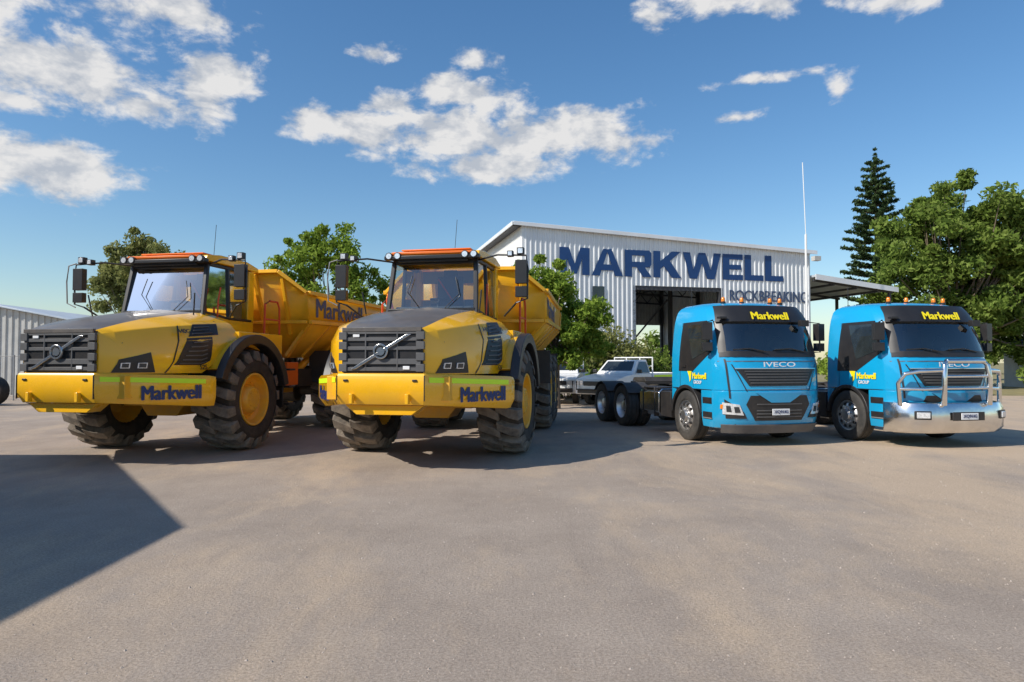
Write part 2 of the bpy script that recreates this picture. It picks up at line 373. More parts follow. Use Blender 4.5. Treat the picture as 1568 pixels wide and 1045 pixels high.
    for s in(-1,1): b.box((s*.52,-2.737,1.34),(.07,.02,.03))
    b.use(YEL2); b.box((0,-1.7,1.22),(1.9,1.5,.35)); b.done(bevel=.02)
    for s in(-1,1):
        p0=Vector((s*.66,-2.73,0)); p1=Vector((s*1.63,-1.36,0)); u=(p1-p0).normalized(); nn=Vector((u.y,-u.x,0))*s
        if nn.y>0: nn=-nn
        st=B('hi_vis_stripe',root).use(HIV); a=p0+u*.08+nn*.008; c=p0+u*1.62+nn*.008
        st.add([(a.x,a.y,1.310),(c.x,c.y,1.250),(c.x,c.y,1.325),(a.x,a.y,1.385)],[(0,1,2,3)]); st.done(0)
        if s>0: o=p0+u*.66+nn*.010; text('bumper_lettering','Markwell',root,(o.x,o.y,1.01),u,(0,0,1),.88,.22,NAVY,0.0)
        else:
            o=p0+u*1.5+nn*.010; text('bumper_lettering','Markwell',root,(o.x,o.y,1.01),-u,(0,0,1),.88,.22,NAVY,0.0)
    b=B('fenders',root)
    for s in(-1,1):
        b.use(YEL); b.prism(arc(0,.92,1.08,1.14,35,150),'x',*sorted((s*.86,s*1.55)))
        b.use(BLK); b.prism(arc(0,.92,1.02,1.19,12,160,18),'x',*sorted((s*1.552,s*1.70)))
        b.prism(arc(0,.92,1.04,1.075,12,160,18),'x',*sorted((s*.8,s*1.55)))
        b.box((s*1.3,1.12,.95),(.6,.04,.5))
    b.done(bevel=.012)
    b=B('cab_deck',root).use(YEL)
    b.prism([(-.2,1.95),(-.2,2.16),(1.35,2.16),(1.35,1.75),(.9,1.75)],'x',-1.44,1.44)
    b.use(CHAS); b.box((0,.3,1.35),(1.5,3.2,.7)); b.box((0,-1.6,1.15),(1.1,1.2,.3)); b.done(.012)
    c=B('cab',root)
    fb,ft=-.38,-.18
    zt0=3.42
    c.use(YEL)
    c.prism([(-.3,2.1),(-.36,2.52),(.5,2.42),(1.28,2.42),(1.28,2.1)],'x',-.83,.83)
    c.use(BLK)
    for s in(-1,1):
        c.tube([(s*.81,fb,2.45),(s*.76,ft,zt0)],.055,4)
        c.tube([(s*.83,.42,2.42),(s*.78,.42,zt0)],.045,4)
        c.tube([(s*.81,fb,2.52),(s*.82,.42,2.44),(s*.82,1.2,2.44)],.035,4)
        c.tube([(s*.76,ft,zt0),(s*.78,.42,zt0),(s*.77,1.25,zt0)],.045,4)
    c.tube([(-.8,fb,2.52),(.8,fb,2.52)],.045,4); c.tube([(-.76,ft,3.40),(.76,ft,3.40)],.055,4)
    c.use(YEL)
    for s in(-1,1): c.prism([(1.05,2.42),(1.28,2.42),(1.28,3.44),(1.10,3.44)],'x',*sorted((s*.70,s*.84)))
    c.box((0,1.27,2.6),(1.4,.06,.5)); c.use(LINER); c.box((0,1.22,2.6),(1.4,.03,.5)); c.box((0,1.25,3.3),(1.4,.05,.25)); c.box((0,.6,2.35),(1.5,1.5,.1))
    c.use(YEL)
    rz0=[(-.34,3.50),(-.30,3.57),(.1,3.62),(1.0,3.62),(1.4,3.54),(1.42,3.46),(-.34,3.46)]
    c.prism(rz0,'x',-.86,.86); c.use(ORA); c.box((0,-.355,3.545),(1.5,.03,.05)); c.box((0,.3,3.635),(1.3,.9,.025))
    c.use(BLK); c.box((0,-.36,3.46),(1.74,.14,.07)); c.box((0,-.32,3.41),(1.3,.06,.05))
    c.done(bevel=.014)
    gl=B('cab_glazing',root).use(GLS)
    gl.add([(-.78,fb+.01,2.55),(.78,fb+.01,2.55),(.73,ft+.01,3.38),(-.73,ft+.01,3.38)],[(0,1,2,3)])
    for s in(-1,1):
        gl.add([(s*.815,fb+.07,2.5),(s*.82,.40,2.46),(s*.78,.40,3.40),(s*.765,ft+.06,3.40)],[(0,1,2,3)])
        gl.add([(s*.82,.45,2.46),(s*.82,1.06,2.46),(s*.775,1.1,3.40),(s*.78,.45,3.40)],[(0,1,2,3)])
    gl.add([(-.7,1.24,2.86),(.7,1.24,2.86),(.7,1.24,3.17),(-.7,1.24,3.17)],[(0,1,2,3)])
    gl.done(0)
    i=B('cab_interior',root).use(SEAT)
    i.box((0,.55,2.62),(.5,.5,.16)); i.box((0,.82,2.95),(.48,.14,.6)); i.box((0,.84,3.3),(.26,.1,.16)); i.box((0,-.12,2.5),(1.4,.3,.18)); i.box((.55,.5,2.6),(.2,.6,.3))
    i.use(BLK); i.lathe([(0,.17),(.015,.185),(.03,.17),(.015,.155),(0,.17)],(0,.1,2.74),'z',20,False); i.tube([(0,-.05,2.5),(0,.1,2.76)],.03,6)
    i.use(RED); i.tube([(-.22,.74,3.2),(.1,.70,2.75)],.02,4)
    i.done(.02)
    l=B('roof_work_lamps',root)
    for x in(-.78,-.62,.62,.78):
        l.use(BLK); l.lathe([(-.44,.065),(-.36,.065),(-.32,.04)],(x,0,3.49),'y',16); l.use(LENS); l.lathe([(-.443,.001),(-.443,.05)],(x,0,3.49),'y',16,False)
    for s in(-1,1):
        l.use(BLK); l.box((s*1.62,-.46,3.50),(.12,.1,.12)); l.box((s*1.44,-.46,3.46),(.10,.1,.10)); l.use(LENS); l.box((s*1.62,-.515,3.50),(.085,.01,.085)); l.box((s*1.44,-.515,3.46),(.07,.01,.07))
    l.use(BLK); l.tube([(-.2,-.40,2.54),(-.45,-.36,2.85),(-.38,-.30,3.15)],.010,5); l.tube([(.25,-.42,2.54),(.5,-.36,2.8),(.42,-.3,3.1)],.010,5)
    l.tube([(-.05,1.2,3.5),(.02,1.2,4.45)],.007,4)
    l.done(.004)
    m=B('mirrors',root)
    for s in(-1,1):
        m.use(BLK); m.tube([(s*.8,-.15,3.42),(s*1.2,-.4,3.46),(s*1.72,-.5,3.42),(s*1.75,-.5,3.2),(s*1.74,-.5,2.68),(s*1.55,-.48,2.62),(s*1.3,-.3,2.4)],.018,6)
        m.box((s*1.64,-.5,3.14),(.20,.12,.40)); m.box((s*1.64,-.5,2.80),(.20,.11,.18))
        m.use(SIL); m.box((s*1.64,-.435,3.14),(.17,.01,.34)); m.box((s*1.64,-.44,2.80),(.17,.01,.14))
        if s<0: m.use(GALV); m.tube([(-1.72,-.5,3.44),(-1.88,-.5,3.40),(-1.92,-.5,3.1),(-1.90,-.5,2.7),(-1.72,-.5,2.62)],.014,6)
        m.use(BLK); m.tube([(s*1.0,-.9,2.42),(s*1.05,-.95,2.8)],.014,6)
    m.done(.03,seg=3)
    r=B('handrails',root).use(RED)
    for s in(-1,1):
        r.tube([(s*1.38,.75,2.16),(s*1.38,.78,2.75),(s*1.38,.95,2.82),(s*1.38,1.25,2.82),(s*1.38,1.33,2.7),(s*1.38,1.35,1.6)],.022,7)
        r.tube([(s*1.38,.78,2.45),(s*1.38,1.34,2.45)],.018,6)
        r.tube([(s*.92,-.1,2.2),(s*.94,-.1,2.75),(s*.92,0,3.0)],.016,6)
    r.use(BLK)
    for s in(-1,1):
        for z in(.75,1.1,1.45): r.box((s*1.42,1.45,z),(.4,.25,.04))
        r.box((s*1.25,1.45,1.1),(.03,.2,.9))
    r.done(.006)
    c=B('front_axle',root).use(CHAS); c.box((0,1.9,1.25),(.6,1.0,.7))
    c.tube([(-1.1,0,.92),(1.1,0,.92)],.14,12); c.lathe([(-.28,.16),(-.2,.28),(.2,.28),(.28,.16)],(0,0,.9),'x',20)
    c.use(YEL2); c.box((0,-.3,.92),(1.5,.22,.24)); c.prism([(-.55,.95),(.55,.95),(.3,.62),(-.3,.62)],'y',-.35,.25)
    for s in(-1,1): c.tube([(s*.55,-.6,1.5),(s*.62,-.1,.95)],.07,10); c.tube([(s*.55,1.3,1.2),(s*.4,2.4,1.2)],.06,10)
    c.done(.012)
    c=B('rear_chassis',rear).use(CHAS)
    for s in(-1,1): c.box((s*.45,4.6,1.35),(.16,6.2,.32))
    c.box((0,5.4,1.2),(.9,2.6,.3)); c.use(YEL2); c.box((0,2.3,1.2),(.9,.9,.5)); c.box((-.45,3.0,1.05),(.3,.9,.3)); c.box((.45,3.0,1.05),(.3,.9,.3)); c.use(CHAS)
    for y in(4.5,6.45): c.tube([(-1.1,y,.92),(1.1,y,.92)],.14,12); c.lathe([(-.28,.16),(-.2,.28),(.2,.28),(.28,.16)],(0,y,.9),'x',20)
    for s in(-1,1): c.box((s*.9,3.1,1.25),(.35,.7,.4)); c.tube([(s*.85,5.47,1.0),(s*.85,5.0,1.5)],.06,8)
    c.use(ORA); c.box((1.12,2.3,1.35),(.12,.5,.5)); c.box((-1.12,2.3,1.35),(.12,.5,.5))
    c.use(SIL)
    for s in(-1,1): c.tube([(s*.78,2.9,1.2),(s*.86,4.3,2.0)],.045,10)
    c.use(YEL2)
    for s in(-1,1): c.tube([(s*.78,2.9,1.2),(s*.83,3.8,1.72)],.085,12)
    c.done(.012)
    b=B('dump_body',rear).use(YEL2)
    for s in(-1,1):
        X=s*1.68
        up=[(1.95,3.08),(2.05,2.45),(7.5,2.55),(8.25,3.05),(8.2,3.2),(6.8,3.12)]
        b.add([(X,y,z) for y,z in up],[tuple(range(6))])
        b.add([(X,2.05,2.45),(X,7.5,2.55),(s*.98,6.6,1.78),(s*.98,2.42,1.72)],[(0,1,2,3)])
        b.add([(X,7.5,2.55),(X,8.25,3.05),(s*.98,8.1,2.45),(s*.98,6.6,1.78)],[(0,1,2,3)])
    b.add([(-.98,2.42,1.72),(.98,2.42,1.72),(.98,6.6,1.78),(-.98,6.6,1.78)],[(0,1,2,3)])
    b.add([(-.98,6.6,1.78),(.98,6.6,1.78),(.98,8.1,2.45),(-.98,8.1,2.45)],[(0,1,2,3)])
    b.add([(-1.68,1.95,3.08),(-1.15,1.70,3.50),(1.15,1.70,3.50),(1.68,1.95,3.08),(1.68,2.05,2.45),(.98,2.42,1.72),(-.98,2.42,1.72),(-1.68,2.05,2.45)],[(0,1,2,3,4,5,6,7)])
    b.done(0,solid=.05)
    b=B('dump_body_ribs',rear).use(YEL2)
    for s in(-1,1):
        b.tube([(s*1.72,1.93,3.08),(s*1.72,6.8,3.12),(s*1.72,8.22,3.2)],.06,4)
        b.tube([(s*1.71,2.03,2.46),(s*1.71,7.5,2.56),(s*1.70,8.25,3.05)],.06,4)
        for y in(2.0,3.0,4.0,5.0,6.2,7.3): b.tube([(s*1.70,y+.1,2.50),(s*1.03,y+.3 if y<3 else y,1.74)],.06,4)
        b.tube([(s*1.68,1.90,3.08),(s*1.15,1.66,3.52)],.055,4)
        b.tube([(s*.62,1.64,3.46),(s*.62,2.35,1.8)],.06,4); b.tube([(s*1.2,1.74,3.4),(s*1.2,2.15,2.2)],.05,4)
        b.tube([(s*1.66,1.98,2.46),(0,1.98,2.46)],.05,4)
    b.tube([(-1.15,1.66,3.52),(1.15,1.66,3.52)],.055,4)
    b.use(CHAS)
    for s in(-1,1): b.box((s*1.35,3.45,1.5),(.7,.03,.75)); b.box((s*1.3,7.6,1.5),(.7,.03,.7))
    b.done(.01)
    text('body_lettering','Markwell',rear,(1.712,2.3,2.58),(0,1,0),(0,0,1),2.6,.40,NAVY,.006)
    text('body_lettering','Markwell',rear,(-1.712,4.9,2.58),(0,-1,0),(0,0,1),2.6,.40,NAVY,.006)
    text('model_badge','A40G',root,(1.22,-1.66,2.06),(.22,1,0),(-.45,0,1),.26,.08,BLK,.04)
    text('brand_badge','VOLVO',root,(1.31,-1.10,2.10),(.1,1,0),(-.5,0,1),.34,.07,BLK,.04)
    text('fleet_number',num,root,(1.40,-1.30,1.48),(.1,1,0),(0,0,1),.17,.08,BLK,.012)
    return root
dump_truck((-6.36,12.9,0),-10.0,'525',0.5)
dump_truck((-1.35,12.4,0),-11.2,'526',4.5)

# ------------------------------------------------------------ blue prime movers
ZK=[.26,.40,.55,1.0,1.55,1.75,2.10,2.40,2.55,2.66,2.74,2.79,2.81]
YF=[-1.34,-1.42,-1.46,-1.49,-1.45,-1.39,-1.28,-1.15,-1.06,-.97,-.84,-.66,-.45]
WK=[1.10,1.13,1.15,1.16,1.16,1.155,1.13,1.09,1.055,1.01,.95,.86,.74]
def itp(z,A):
    z=max(ZK[0],min(ZK[-1],z)); return float(np.interp(z,ZK,A))
def Fr(x,z):
    w=itp(z,WK); t=min(1,abs(x)/w); return (x,itp(z,YF)+.13*t**2+.10*t**4+.22*t**8,z)
def Sd(s):
    return lambda y,z:(s*itp(z,WK),y,z)
def prime_mover(loc,rz,bull):
    root=empty('semi_truck',loc,rz)
    for s,nm in((-1,'right'),(1,'left')):
        road_wheel('front_wheel_'+nm,root,s*1.03,0,side=s)
        road_wheel('drive_wheel_front_'+nm,root,s*1.06,3.3,side=s,front=False,dual=True)
        road_wheel('drive_wheel_rear_'+nm,root,s*1.06,4.65,side=s,front=False,dual=True)
    T=[-1,-.985,-.955,-.915,-.86,-.77,-.62,-.4,-.15,.15,.4,.62,.77,.86,.915,.955,.985,1]
    def ring(z,yr):
        w=itp(z,WK); r=[]
        for t in T: r.append(Fr(t*w,z))
        return [(-w,yr,z)]+r+[(w,yr,z)]
    c=B('cab',root).use(BLU)
    zs=[1.06,1.3,1.55,1.75,1.80,1.95,2.2,2.37,2.40,2.50,2.58,2.66,2.70,2.74,2.77,2.79,2.81]
    c.loft([ring(z,.62 if z<2.7 else .62-(z-2.7)*1.2) for z in zs],skip=lambda k,i:4<=k<=6 and 4<=i<=14)
    c.loft([ring(z,-.60) for z in[.34,.45,.55,.8,1.0,1.062]])
    for s in(-1,1):
        c.prism([(.56,.62),(.66,.62),(.66,1.2),(.45,1.2),(.5,.9)],'x',*sorted((s*.85,s*1.14)))
    c.done(.015,ang=40)
    i=B('cab_interior',root).use(SEAT)
    i.box((0,-.98,1.70),(1.9,.42,.12)); i.box((.5,-.82,1.82),(.5,.2,.14))
    for x in(-.5,.5): i.box((x,-.15,1.45),(.5,.5,.2)); i.box((x,.15,1.90),(.48,.14,.75)); i.box((x,.13,2.33),(.28,.12,.16))
    i.use(LINER); i.box((0,.56,1.95),(2.0,.03,1.2)); i.box((0,-.1,2.52),(1.9,1.3,.03)); i.box((0,-.1,1.2),(2.0,1.3,.03))
    for s in(-1,1): i.box((s*1.02,-.1,1.9),(.02,1.3,.9))
    i.use(BLK); i.lathe([(-.66,.20),(-.645,.215),(-.63,.20),(-.645,.185),(-.66,.20)],(.5,0,1.92),'y',20,False)
    i.use(RED); i.tube([(-.68,.06,2.2),(-.42,.06,1.6)],.022,4); i.use(WTX); i.box((-.15,-.95,1.78),(.28,.2,.01)); i.done(.02)
    d=B('windscreen',root).use(GLS); d.patch(Fr,[(-1.0,1.79),(1.0,1.79),(.95,2.38),(-.95,2.38)],16,4,.012,(0,0,1.4),False); d.done(0)
    d=B('cab_trim',root)
    d.use(BLK)
    Fp=lambda c_,off=.01,nu=14,nv=4,sk=True:d.patch(Fr,c_,nu,nv,off,(0,0,1.4),sk)
    Fp([(-1.06,1.70),(1.06,1.70),(1.05,1.81),(-1.05,1.81)],.016,20,2)
    for s in(-1,1): d.patch(Fr,[(s*.95,1.78),(s*1.06,1.78),(s*1.015,2.40),(s*.91,2.40)],4,6,.017,(0,0,1.4))
    Fp([(-.99,2.36),(.99,2.36),(.92,2.66),(-.92,2.66)],.07,18,4)
    Fp([(-.62,1.15),(.62,1.15),(.84,1.47),(-.84,1.47)],.012)
    Fp([(-.50,.50),(.50,.50),(.68,.80),(-.68,.80)],.012); Fp([(-.68,.80),(.68,.80),(.60,.97),(-.60,.97)],.012)
    Fp([(-1.0,.54),(-.66,.54),(-.72,.66),(-1.03,.90)],.008); Fp([(.66,.54),(1.0,.54),(1.03,.90),(.72,.66)],.008)
    for s in(-1,1):
        d.patch(Fr,[(s*.94,.92),(s*.965,.92),(s*1.01,1.66),(s*.985,1.66)],2,8,.012,(0,0,1.4),False)
        d.patch(Fr,[(s*.66,1.05),(s*.68,1.05),(s*.92,1.56),(s*.90,1.56)],2,8,.006,(0,0,1.4),False)
    d.use(BLU); Fp([(-.2,.84),(.2,.84),(.5,1.02),(-.5,1.02)],.03,6,2)
    d.use(DARKG)
    for z in(1.20,1.255,1.31,1.365,1.42): Fp([(-.60-.15*(z-1.2)*3,z),(.60+.15*(z-1.2)*3,z),(.60+.15*(z-1.2)*3,z+.016),(-.60-.15*(z-1.2)*3,z+.016)],.028,14,1)
    for z in(.56,.62,.68,.80): Fp([(-.48,z),(.48,z),(.48,z+.018),(-.48,z+.018)],.026,14,1)
    Fp([(-1.0,.262),(1.0,.262),(1.04,.42),(-1.04,.42)],.03,18,2)
    Fp([(-1.09,1.61),(1.09,1.61),(1.09,1.625),(-1.09,1.625)],.004,16,1,False)
    Fp([(-.7,1.075),(.7,1.075),(.7,1.087),(-.7,1.087)],.004,16,1,False)
    d.use(SIL); Fp([(-.86,1.47),(.86,1.47),(.86,1.488),(-.86,1.488)],.03,14,1)
    for s in(-1,1):
        d.use(LENS); Fp([(s*.72,.60),(s*1.04,.62),(s*1.05,.84),(s*.80,.80)],.018,6,3)
        d.use(LENSD); Fp([(s*.78,.65),(s*.87,.65),(s*.89,.76),(s*.81,.76)],.024,3,3); Fp([(s*.92,.66),(s*.99,.665),(s*1.0,.78),(s*.94,.775)],.024,3,3)
        d.use(AMB); Fp([(s*1.04,.72),(s*1.07,.72),(s*1.07,.80),(s*1.04,.80)],.022,2,2)
        d.use(BLK)
        f=Sd(s); Sp=lambda c_,off=.008,nu=5,nv=5:d.patch(f,c_,nu,nv,off,(0,0,1.6))
        Sp([(-.98,1.80),(-.28,1.42),(.10,2.42),(-.72,2.42)],.007)
        d.patch(f,[(-.30,1.42),(.30,1.42),(.22,2.42),(.08,2.42)],4,4,.006,(0,0,1.6))
        d.use(DGL); Sp([(-.91,1.84),(-.28,1.66),(.0,2.36),(-.68,2.36)],.013)
        d.use(BLK)
        d.patch(f,[(-.30,1.1),(-.288,1.1),(-.288,1.42),(-.30,1.42)],1,3,.003,(0,0,1.6),False)
        d.patch(f,[(.24,1.1),(.252,1.1),(.252,2.42),(.24,2.42)],1,3,.003,(0,0,1.6),False)
        d.patch(f,[(-1.0,1.06),(.5,1.06),(.5,1.072),(-1.0,1.072)],6,1,.003,(0,0,1.6),False)
        d.patch(f,[(-.02,1.50),(.15,1.50),(.15,1.55),(-.02,1.55)],2,2,.025,(0,0,1.6))
        d.patch(f,[(-1.0,.50),(-.66,.50),(-.66,.64),(-1.0,.64)],3,2,.006,(0,0,1.6)); d.patch(f,[(-1.0,.80),(-.66,.80),(-.66,.92),(-1.0,.92)],3,2,.006,(0,0,1.6))
        d.use(GALV); d.box((s*1.13,-.83,.52),(.06,.32,.02)); d.box((s*1.13,-.83,.82),(.06,.32,.02))
    d.use(BLK); d.tube([(-.25,-1.42,1.80),(-.55,-1.37,1.86),(-.85,-1.26,1.84)],.012,5); d.tube([(.65,-1.35,1.80),(.3,-1.40,1.86),(-.05,-1.41,1.84)],.012,5)
    d.done(0)
    a=B('wheel_arches',root).use(BLK)
    for s in(-1,1):
        a.prism(arc(0,.51,.56,.63,5,172,16),'x',*sorted((s*.75,s*1.19)))
    a.use(CHAS); a.box((0,-.2,.85),(1.5,1.7,.5)); a.box((0,-1.0,.55),(1.7,.6,.4)); a.done(.008)
    m=B('mirrors',root).use(BLK)
    for s in(-1,1):
        m.tube([(s*1.04,-.86,2.42),(s*1.24,-1.02,2.38),(s*1.26,-1.02,1.80),(s*1.13,-.92,1.80)],.018,6)
        m.box((s*1.25,-1.0,2.20),(.19,.13,.34),Matrix.Rotation(s*.3,3,'Z')); m.box((s*1.25,-1.0,1.90),(.19,.12,.16),Matrix.Rotation(s*.3,3,'Z'))
    m.box((-.96,-1.06,2.46),(.16,.1,.04)); m.box((.7,-1.26,2.36),(.18,.1,.12)); m.done(.035,seg=3)
    l=B('roof_beacons',root)
    for x in(-.62,-.2,.45,.68):
        l.use(AMB); l.lathe([(2.82,.04),(2.89,.036),(2.91,.02)],(x,-.55,0),'z',12); l.use(BLK); l.lathe([(2.74,.05),(2.82,.05)],(x,-.55,0),'z',12)
    l.use(BLK); l.tube([(-.8,.4,2.7),(-.8,.4,3.2)],.008,4); l.tube([(.3,-.6,2.78),(.3,-.6,3.1)],.006,4)
    l.done(.004)
    c=B('chassis',root).use(CHAS)
    for s in(-1,1):
        c.box((s*.42,2.7,.88),(.08,4.8,.26))
    for y in(.9,1.8,2.6,3.9,5.0): c.box((0,y,.88),(.8,.1,.2))
    c.box((0,3.95,1.06),(.9,.9,.06)); c.prism([(3.5,1.1),(4.35,1.1),(4.25,1.2),(3.6,1.22)],'x',-.42,.42)
    c.box((0,.72,1.5),(1.2,.2,.9))
    c.tube([(-.6,.75,1.0),(-.6,.78,1.9),(0,.82,2.0)],.05,8); c.tube([(-.3,.8,1.3),(-.25,1.6,1.15),(-.2,2.6,1.05)],.02,6); c.tube([(-.1,.8,1.4),(-.05,1.6,1.2),(-.1,2.6,1.05)],.02,6)
    for y in(0,3.3,4.65): c.tube([(-.9,y,.51),(.9,y,.51)],.09,10); c.lathe([(-.2,.1),(-.12,.2),(.12,.2),(.2,.1)],(0,y,.51),'x',16)
    for s in(-1,1):
        for yy in(3.3,4.65): c.prism(arc(yy,.51,.56,.58,35,145,12),'x',*sorted((s*.6,s*1.22)))
    c.done(.008)
    k=B('fuel_tanks',root)
    for s in(-1,1):
        k.use(ALU); k.prism([(s*.55,.42),(s*1.02,.38),(s*1.12,.48),(s*1.12,.92),(s*1.02,1.0),(s*.55,1.0)],'y',1.35,2.35)
        k.use(BLK); k.box((s*.84,1.0,.68),(.56,.5,.56)); k.box((s*.84,1.55,.70),(.59,.04,.66)); k.box((s*.84,2.15,.70),(.59,.04,.66)); k.box((s*.84,1.85,1.02),(.5,.8,.03))
    k.done(.02)
    text('visor_lettering','Markwell',root,(-.40,Fr(0,2.42)[1]-.082,2.43),(1,0,0),(0,.48,1),.80,.16,YTX,0)
    text('grille_badge','IVECO',root,(-.34,-1.485,1.515),(1,0,0),(0,.1,1),.68,.09,WTX,0,.02)
    w=1.16
    text('door_lettering','Markwell',root,(-w-.004,-.30,1.27),(0,-1,0),(0,0,1),.52,.12,YTX,.008)
    text('door_lettering_small','GROUP',root,(-w-.004,-.34,1.17),(0,-1,0),(0,0,1),.30,.065,WTX,.008,.02)
    text('door_lettering','Markwell',root,(w+.004,-.8,1.27),(0,1,0),(0,0,1),.52,.12,YTX,.008)
    g=B('door_emblem',root).use(YTX); g.add([(-w-.012,-.08,1.42),(-w-.012,-.25,1.42),(-w-.012,-.22,1.25),(-w-.012,-.17,1.20),(-w-.012,-.15,1.31)],[(0,1,2,3,4)]); g.done(0)
    pl=B('number_plate',root).use(WTX); py=-1.51 if not bull else -1.80; pz=.66 if not bull else .60
    pl.box((0,py,pz),(.37,.012,.12)); pl.done(.003); text('plate_number','XQ91IG',root,(-.15,py-.008,pz-.035),(1,0,0),(0,0,1),.30,.07,NAVY,.002,.02)
    if bull:
        b=B('bull_bar',root).use(ALU)
        pl_=[(-1.20,-1.05),(-1.17,-1.34),(-1.02,-1.56),(-.72,-1.72),(0,-1.76),(.72,-1.72),(1.02,-1.56),(1.17,-1.34),(1.20,-1.05)]
        rings=[]
        for (x,y) in pl_:
            ix,iy=x*.92,y+.14
            rings.append([(x*.96,y+.08,.28),(x,y+.01,.38),(x*1.005,y,.56),(x,y+.01,.74),(x*.98,y+.05,.84),(ix,iy,.86),(ix,iy,.28)])
        b.loft(rings)
        R_=.042
        for s in(-1,1):
            b.tube([(s*.50,-1.74,.8),(s*.50,-1.76,1.3),(s*.47,-1.74,1.55),(s*.40,-1.72,1.62)],R_*1.2,10)
            b.tube([(s*1.12,-1.38,.8),(s*1.14,-1.36,1.20),(s*1.06,-1.44,1.38),(s*.88,-1.58,1.43),(s*.5,-1.74,1.45)],R_,10)
            b.tube([(s*1.14,-1.37,1.10),(s*.8,-1.62,1.10),(s*.5,-1.75,1.12)],R_*.8,10)
        b.tube([(-.42,-1.72,1.62),(.42,-1.72,1.62)],R_*1.2,10)
        for z in(1.12,1.34): b.tube([(-.5,-1.75,z),(.5,-1.75,z)],R_*.7,10)
        b.use(BLK); b.box((0,-1.775,.60),(.7,.02,.16))
        for s in(-1,1): b.use(BLK); b.box((s*.88,-1.655,.62),(.28,.03,.16),Matrix.Rotation(s*.5,3,'Z')); b.use(LENS); b.box((s*.885,-1.675,.62),(.22,.03,.11),Matrix.Rotation(s*.5,3,'Z'))
        b.done(.015,seg=2)
    return root
prime_mover((4.72,14.4,0),14,False)
prime_mover((8.08,14.4,0),12,True)

# ------------------------------------------------------------ utes
def ute(loc,rz):
    root=empty('pickup_truck',loc,rz)
    for s in(-1,1):
        for y in(0,3.0): road_wheel('wheel',root,s*.76,y,R=.37,W=.24,side=s,rim=SIL)
    b=B('body',root).use(WHI)
    b.prism([(-.85,.42),(-.90,.7),(-.80,.98),(-.2,1.10),(.45,1.16),(1.75,1.16),(1.75,.42),(.48,.42),(.40,.68),(.2,.80),(-.2,.80),(-.40,.68),(-.48,.42)],'x',-.88,.88)
    cab=[[(-.80,.42,1.16),(.80,.42,1.16),(.82,1.75,1.16),(-.82,1.75,1.16)],[(-.66,1.0,1.68),(.66,1.0,1.68),(.68,1.68,1.70),(-.68,1.68,1.70)]]
    b.loft(cab)
    b.box((0,3.0,.92),(1.82,2.4,.06))
    for s in(-1,1): b.box((s*.90,3.0,1.06),(.04,2.4,.24))
    b.box((0,4.2,1.06),(1.8,.04,.24)); b.box((0,1.84,1.06),(1.8,.04,.24))
    for x in(-.85,-.3,.3,.85): b.box((x,1.86,1.45),(.05,.05,.7))
    b.box((0,1.86,1.78),(1.75,.05,.05)); b.box((0,1.86,1.45),(1.75,.04,.04)); b.done(.03,seg=2)
    d=B('trim',root).use(DGL)
    d.add([(-.70,.49,1.22),(.70,.49,1.22),(.58,.935,1.64),(-.58,.935,1.64)],[(0,1,2,3)])
    for s in(-1,1): d.add([(s*.825,.65,1.2),(s*.83,1.65,1.2),(s*.715,1.62,1.62),(s*.71,1.1,1.62)],[(0,1,2,3)])
    d.use(BLK); d.box((0,-.90,.82),(1.0,.03,.16)); d.box((0,-.90,.52),(1.5,.06,.12)); d.box((0,2.9,.62),(.8,2.8,.2)); d.tube([(-.75,-.98,.9),(-.75,-1.0,.6),(.75,-1.0,.6),(.75,-.98,.9)],.03,6)
    for s in(-1,1): d.box((s*.882,0,.5),(.01,.8,.25))
    d.use(LENS)
    for s in(-1,1): d.box((s*.68,-.88,.84),(.28,.04,.16))
    d.use(HIV)
    for s in(-1,1): d.box((s*.925,3.0,1.06),(.005,2.3,.09)); d.box((s*.884,1.1,.85),(.006,1.0,.08))
    d.done(.005)
    for s in(-1,1):
        m=B('mirror',root).use(BLK); m.box((s*.98,.62,1.26),(.18,.08,.14)); m.done(.02)
ute((3.6,25.6,0),-40); ute((1.75,26.8,0),-12)

# ------------------------------------------------------------ warehouse
def strips(b,P,L,zr,pitch=.26,dep=.05):
    n=int(L/pitch)
    xs=[]
    for i in range(n+1):
        for f,o in((0,0),(.58,0),(.68,1),(.90,1)):
            s=(i+f)*pitch
            if s<=L: xs.append((s,o*dep))
    xs.append((L,0))
    for (s0,o0),(s1,o1) in zip(xs[:-1],xs[1:]):
        if s1-s0<1e-4: continue
        for (a0,a1),(c0,c1) in zip(zr(s0,(s0+s1)/2),zr(s1,(s0+s1)/2)):
            x0,y0=P(s0,o0); x1,y1=P(s1,o1)
            b.add([(x0,y0,a0),(x1,y1,c0),(x1,y1,c1),(x0,y0,a1)],[(0,1,2,3)])
W=empty('warehouse',(.5,34,0),14.2)
WL=16.7; WD=18
zt=lambda s:8.45-.77*s/WL
b=B('front_wall',W).use(WALLM)
def fr(s,m):
    if 6.07<m<11.1: return [(5.6,zt(s))]
    return [(0,zt(s))]
strips(b,lambda s,o:(s,-o),WL,fr); b.done(0,ang=20)
b=B('side_walls',W).use(WALLW)
strips(b,lambda s,o:(-o,s),WD,lambda s,m:[(0,8.45)])
strips(b,lambda s,o:(WL+o,s),WD,lambda s,m:[(3.0,7.68)]); b.done(0,ang=20)
b=B('roof',W).use(ROOFM)
b.prism([(-.5,8.50),(WL+.3,7.72),(WL+.3,7.80),(-.5,8.58)],'y',-.2,WD+.4)
b.use(STEEL); b.box((-.27,WD/2,8.42),(.44,WD,.04))
b.use(WALLM); b.prism([(-.5,8.42),(WL+.3,7.62),(WL+.3,7.83),(-.5,8.61)],'y',-.26,-.21); b.box((-.55,WD/2,8.5),(.05,WD+.5,.2))
b.done(.01)
b=B('steel_frame',W).use(STEEL)
